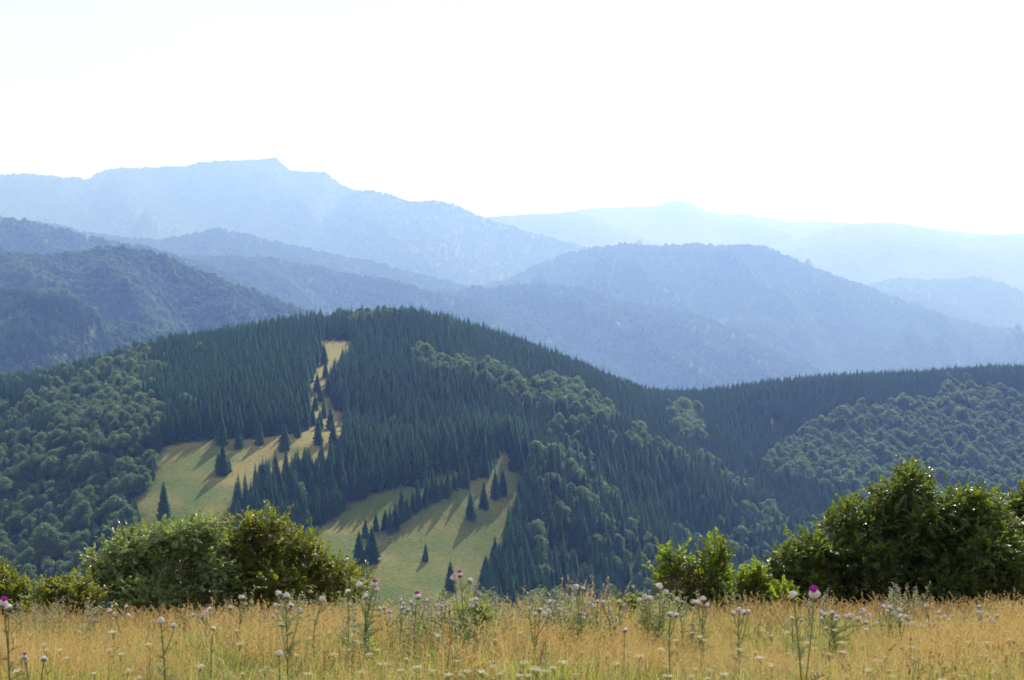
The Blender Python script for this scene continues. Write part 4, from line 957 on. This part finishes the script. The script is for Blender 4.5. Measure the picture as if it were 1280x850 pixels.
UMP = [(22, 838), (118, 842), (141, 790), (160, 838), (186, 806), (250, 833), (330, 838), (436, 813), (452, 840), (475, 830), (500, 838), (521, 834), (540, 838), (547, 795), (560, 843), (583, 838), (602, 840), (616, 833), (655, 828), (668, 836), (672, 838),
       (681, 839), (692, 835), (704, 828), (733, 828), (770, 830), (799, 820), (826, 811), (835, 845), (875, 796), (887, 838), (905, 843), (925, 812), (950, 822), (965, 832), (985, 817), (1000, 828), (1019, 843), (1052, 803), (1054, 815), (1085, 838), (1095, 826),
       (1107, 821), (1110, 838), (1140, 809), (1152, 834), (1160, 838), (1178, 850), (1205, 845), (1211, 803), (1226, 820), (1234, 803), (1262, 800), (1275, 832), (1243, 840), (300, 805), (385, 842), (75, 812)]
gl = 'flat white flower umbels scattered in the dry grass'
UMP += [(float(rng.uniform(5, 1275)), float(rng.uniform(786, 848))) for k in range(70)]
for i, (u, v) in enumerate(UMP):
    Yv = 8.2 + (845 - v) * 0.035 + rng.uniform(-0.3, 0.3)
    p = at(u, v, Yv); g_ = float(gz(p[0], p[1])); hgt = max(0.2, p[2] - g_)
    o = empty('white_umbel', (p[0], p[1], g_)); s_ = hgt / 0.36; s2 = rng.uniform(0.5, 0.9) if i < len(UMP) - 70 else rng.uniform(0.35, 0.6); o.scale = (s2, s2, s_); o.rotation_euler = (0, 0, rng.uniform(0, 6.28))
    tag(o, 'flat topped white flower on a thin stalk in the dry grass', 'flower', gl)
    a = UM[i % 3]; link('stem', a[0], o); link('flower_cap', a[1], o); link('leaf_rosette', a[2], o)
M['herb'] = foliage('herb_leaves', (0.060, 0.100, 0.022), (0.160, 0.185, 0.055), (0.30, 0.40, 0.07), 0.38, 0.55, 0.3, nscale=2.0)
def herb_meshes(seed, mint):
    r = np.random.default_rng(seed); st = MB(); lf = MB(); fl = MB()
    for k in range(8):
        a = r.uniform(0, 6.28); q = 0.12 * r.random(); b = np.array([q * math.cos(a), q * math.sin(a), -0.03]); h = r.uniform(0.35, 0.60)
        e = b + np.array([r.normal() * 0.08, r.normal() * 0.08, h]); st.tube([b, (b + e) / 2 + r.normal(size=3) * 0.01, e], [0.003, 0.0025, 0.0015], 4)
        n_ = 26; f = np.linspace(0.1, 0.98, n_); B_ = b[None] + (e - b)[None] * f[:, None]; a_ = np.arange(n_) * 1.7 + r.uniform(0, 6)
        leaves(lf, B_, np.stack([np.cos(a_), np.sin(a_), 0.35 + 0 * a_], 1), np.tile([0, 0, 1.0], (n_, 1)) + r.normal(size=(n_, 3)) * 0.3, (0.075 if not mint else 0.055) * (1.1 - 0.6 * f) * r.uniform(0.8, 1.2, n_), 0.24 if not mint else 0.3)
        n_ = 34; f = 1 - 0.28 * r.random(n_); c = b[None] + (e - b)[None] * f[:, None] + sphere_dirs(n_, r) * 0.014
        fl.quads(leaf_quads(c, sphere_dirs(n_, r), r.uniform(0.003, 0.006, n_), r))
    return st.mesh('herb_stems', [M['stem']]), lf.mesh('herb_leaves', [M['herb']]), fl.mesh('herb_flowers', [M['mauve']])
HB = [herb_meshes(620 + i, i % 2) for i in range(4)]
hg = 'leafy herbs with dull flower spikes along the crest of the meadow'
for i in range(84):
    u = [rng.uniform(450, 880), rng.uniform(10, 1275)][i % 2]; Yv = rng.uniform(10.8, 16.0)
    p = at(u, 780, Yv); g_ = float(gz(p[0], Yv)); o = empty('meadow_herb', (p[0], Yv, g_)); s_ = rng.uniform(0.75, 1.15) if i % 2 else rng.uniform(0.8, 1.2); o.scale = (s_, s_, s_); o.rotation_euler = (0, 0, rng.uniform(0, 6.28))
    tag(o, 'leafy green herb with dull mauve flower spikes at the meadow crest', 'plant', hg); a = HB[i % 4]
    link('stem', a[0], o); link('foliage', a[1], o); link('inflorescence', a[2], o)
def dock(u, v, Yv, label, seed):
    r = np.random.default_rng(seed); p = at(u, v, Yv); g_ = float(gz(p[0], Yv)); h = p[2] - g_; o = empty('dock_plant', (p[0], Yv, g_)); tag(o, label, 'plant')
    st = MB(); sd = MB(); lean = r.normal() * 0.06
    st.tube([(0, 0, -0.03), (lean * 0.4, 0, h * 0.5), (lean, 0, h)], [0.004, 0.0035, 0.002], 5)
    n_ = 160; f = 0.55 + 0.45 * r.random(n_); c = np.stack([lean * f ** 1.5, 0 * f, h * f], 1) + sphere_dirs(n_, r) * 0.013
    sd.quads(leaf_quads(c, sphere_dirs(n_, r), r.uniform(0.004, 0.008, n_), r))
    link('stem', st.mesh('dock_stem', [M['seed']]), o); link('seed_spike', sd.mesh('dock_seeds', [M['seed']]), o)
dock(554, 786, 8.6, 'dry brown dock stalk leaning in the grass below the central meadow', 650)
dock(664, 800, 8.8, 'dry brown dock stalk in the grass left of the five headed thistle', 651)
dock(1118, 742, 14.0, 'dry brown dock stalk rising in front of the tallest beech', 652)
dock(404, 812, 8.4, 'short dry dock stalk in the grass below the end of the olive shrub', 653)
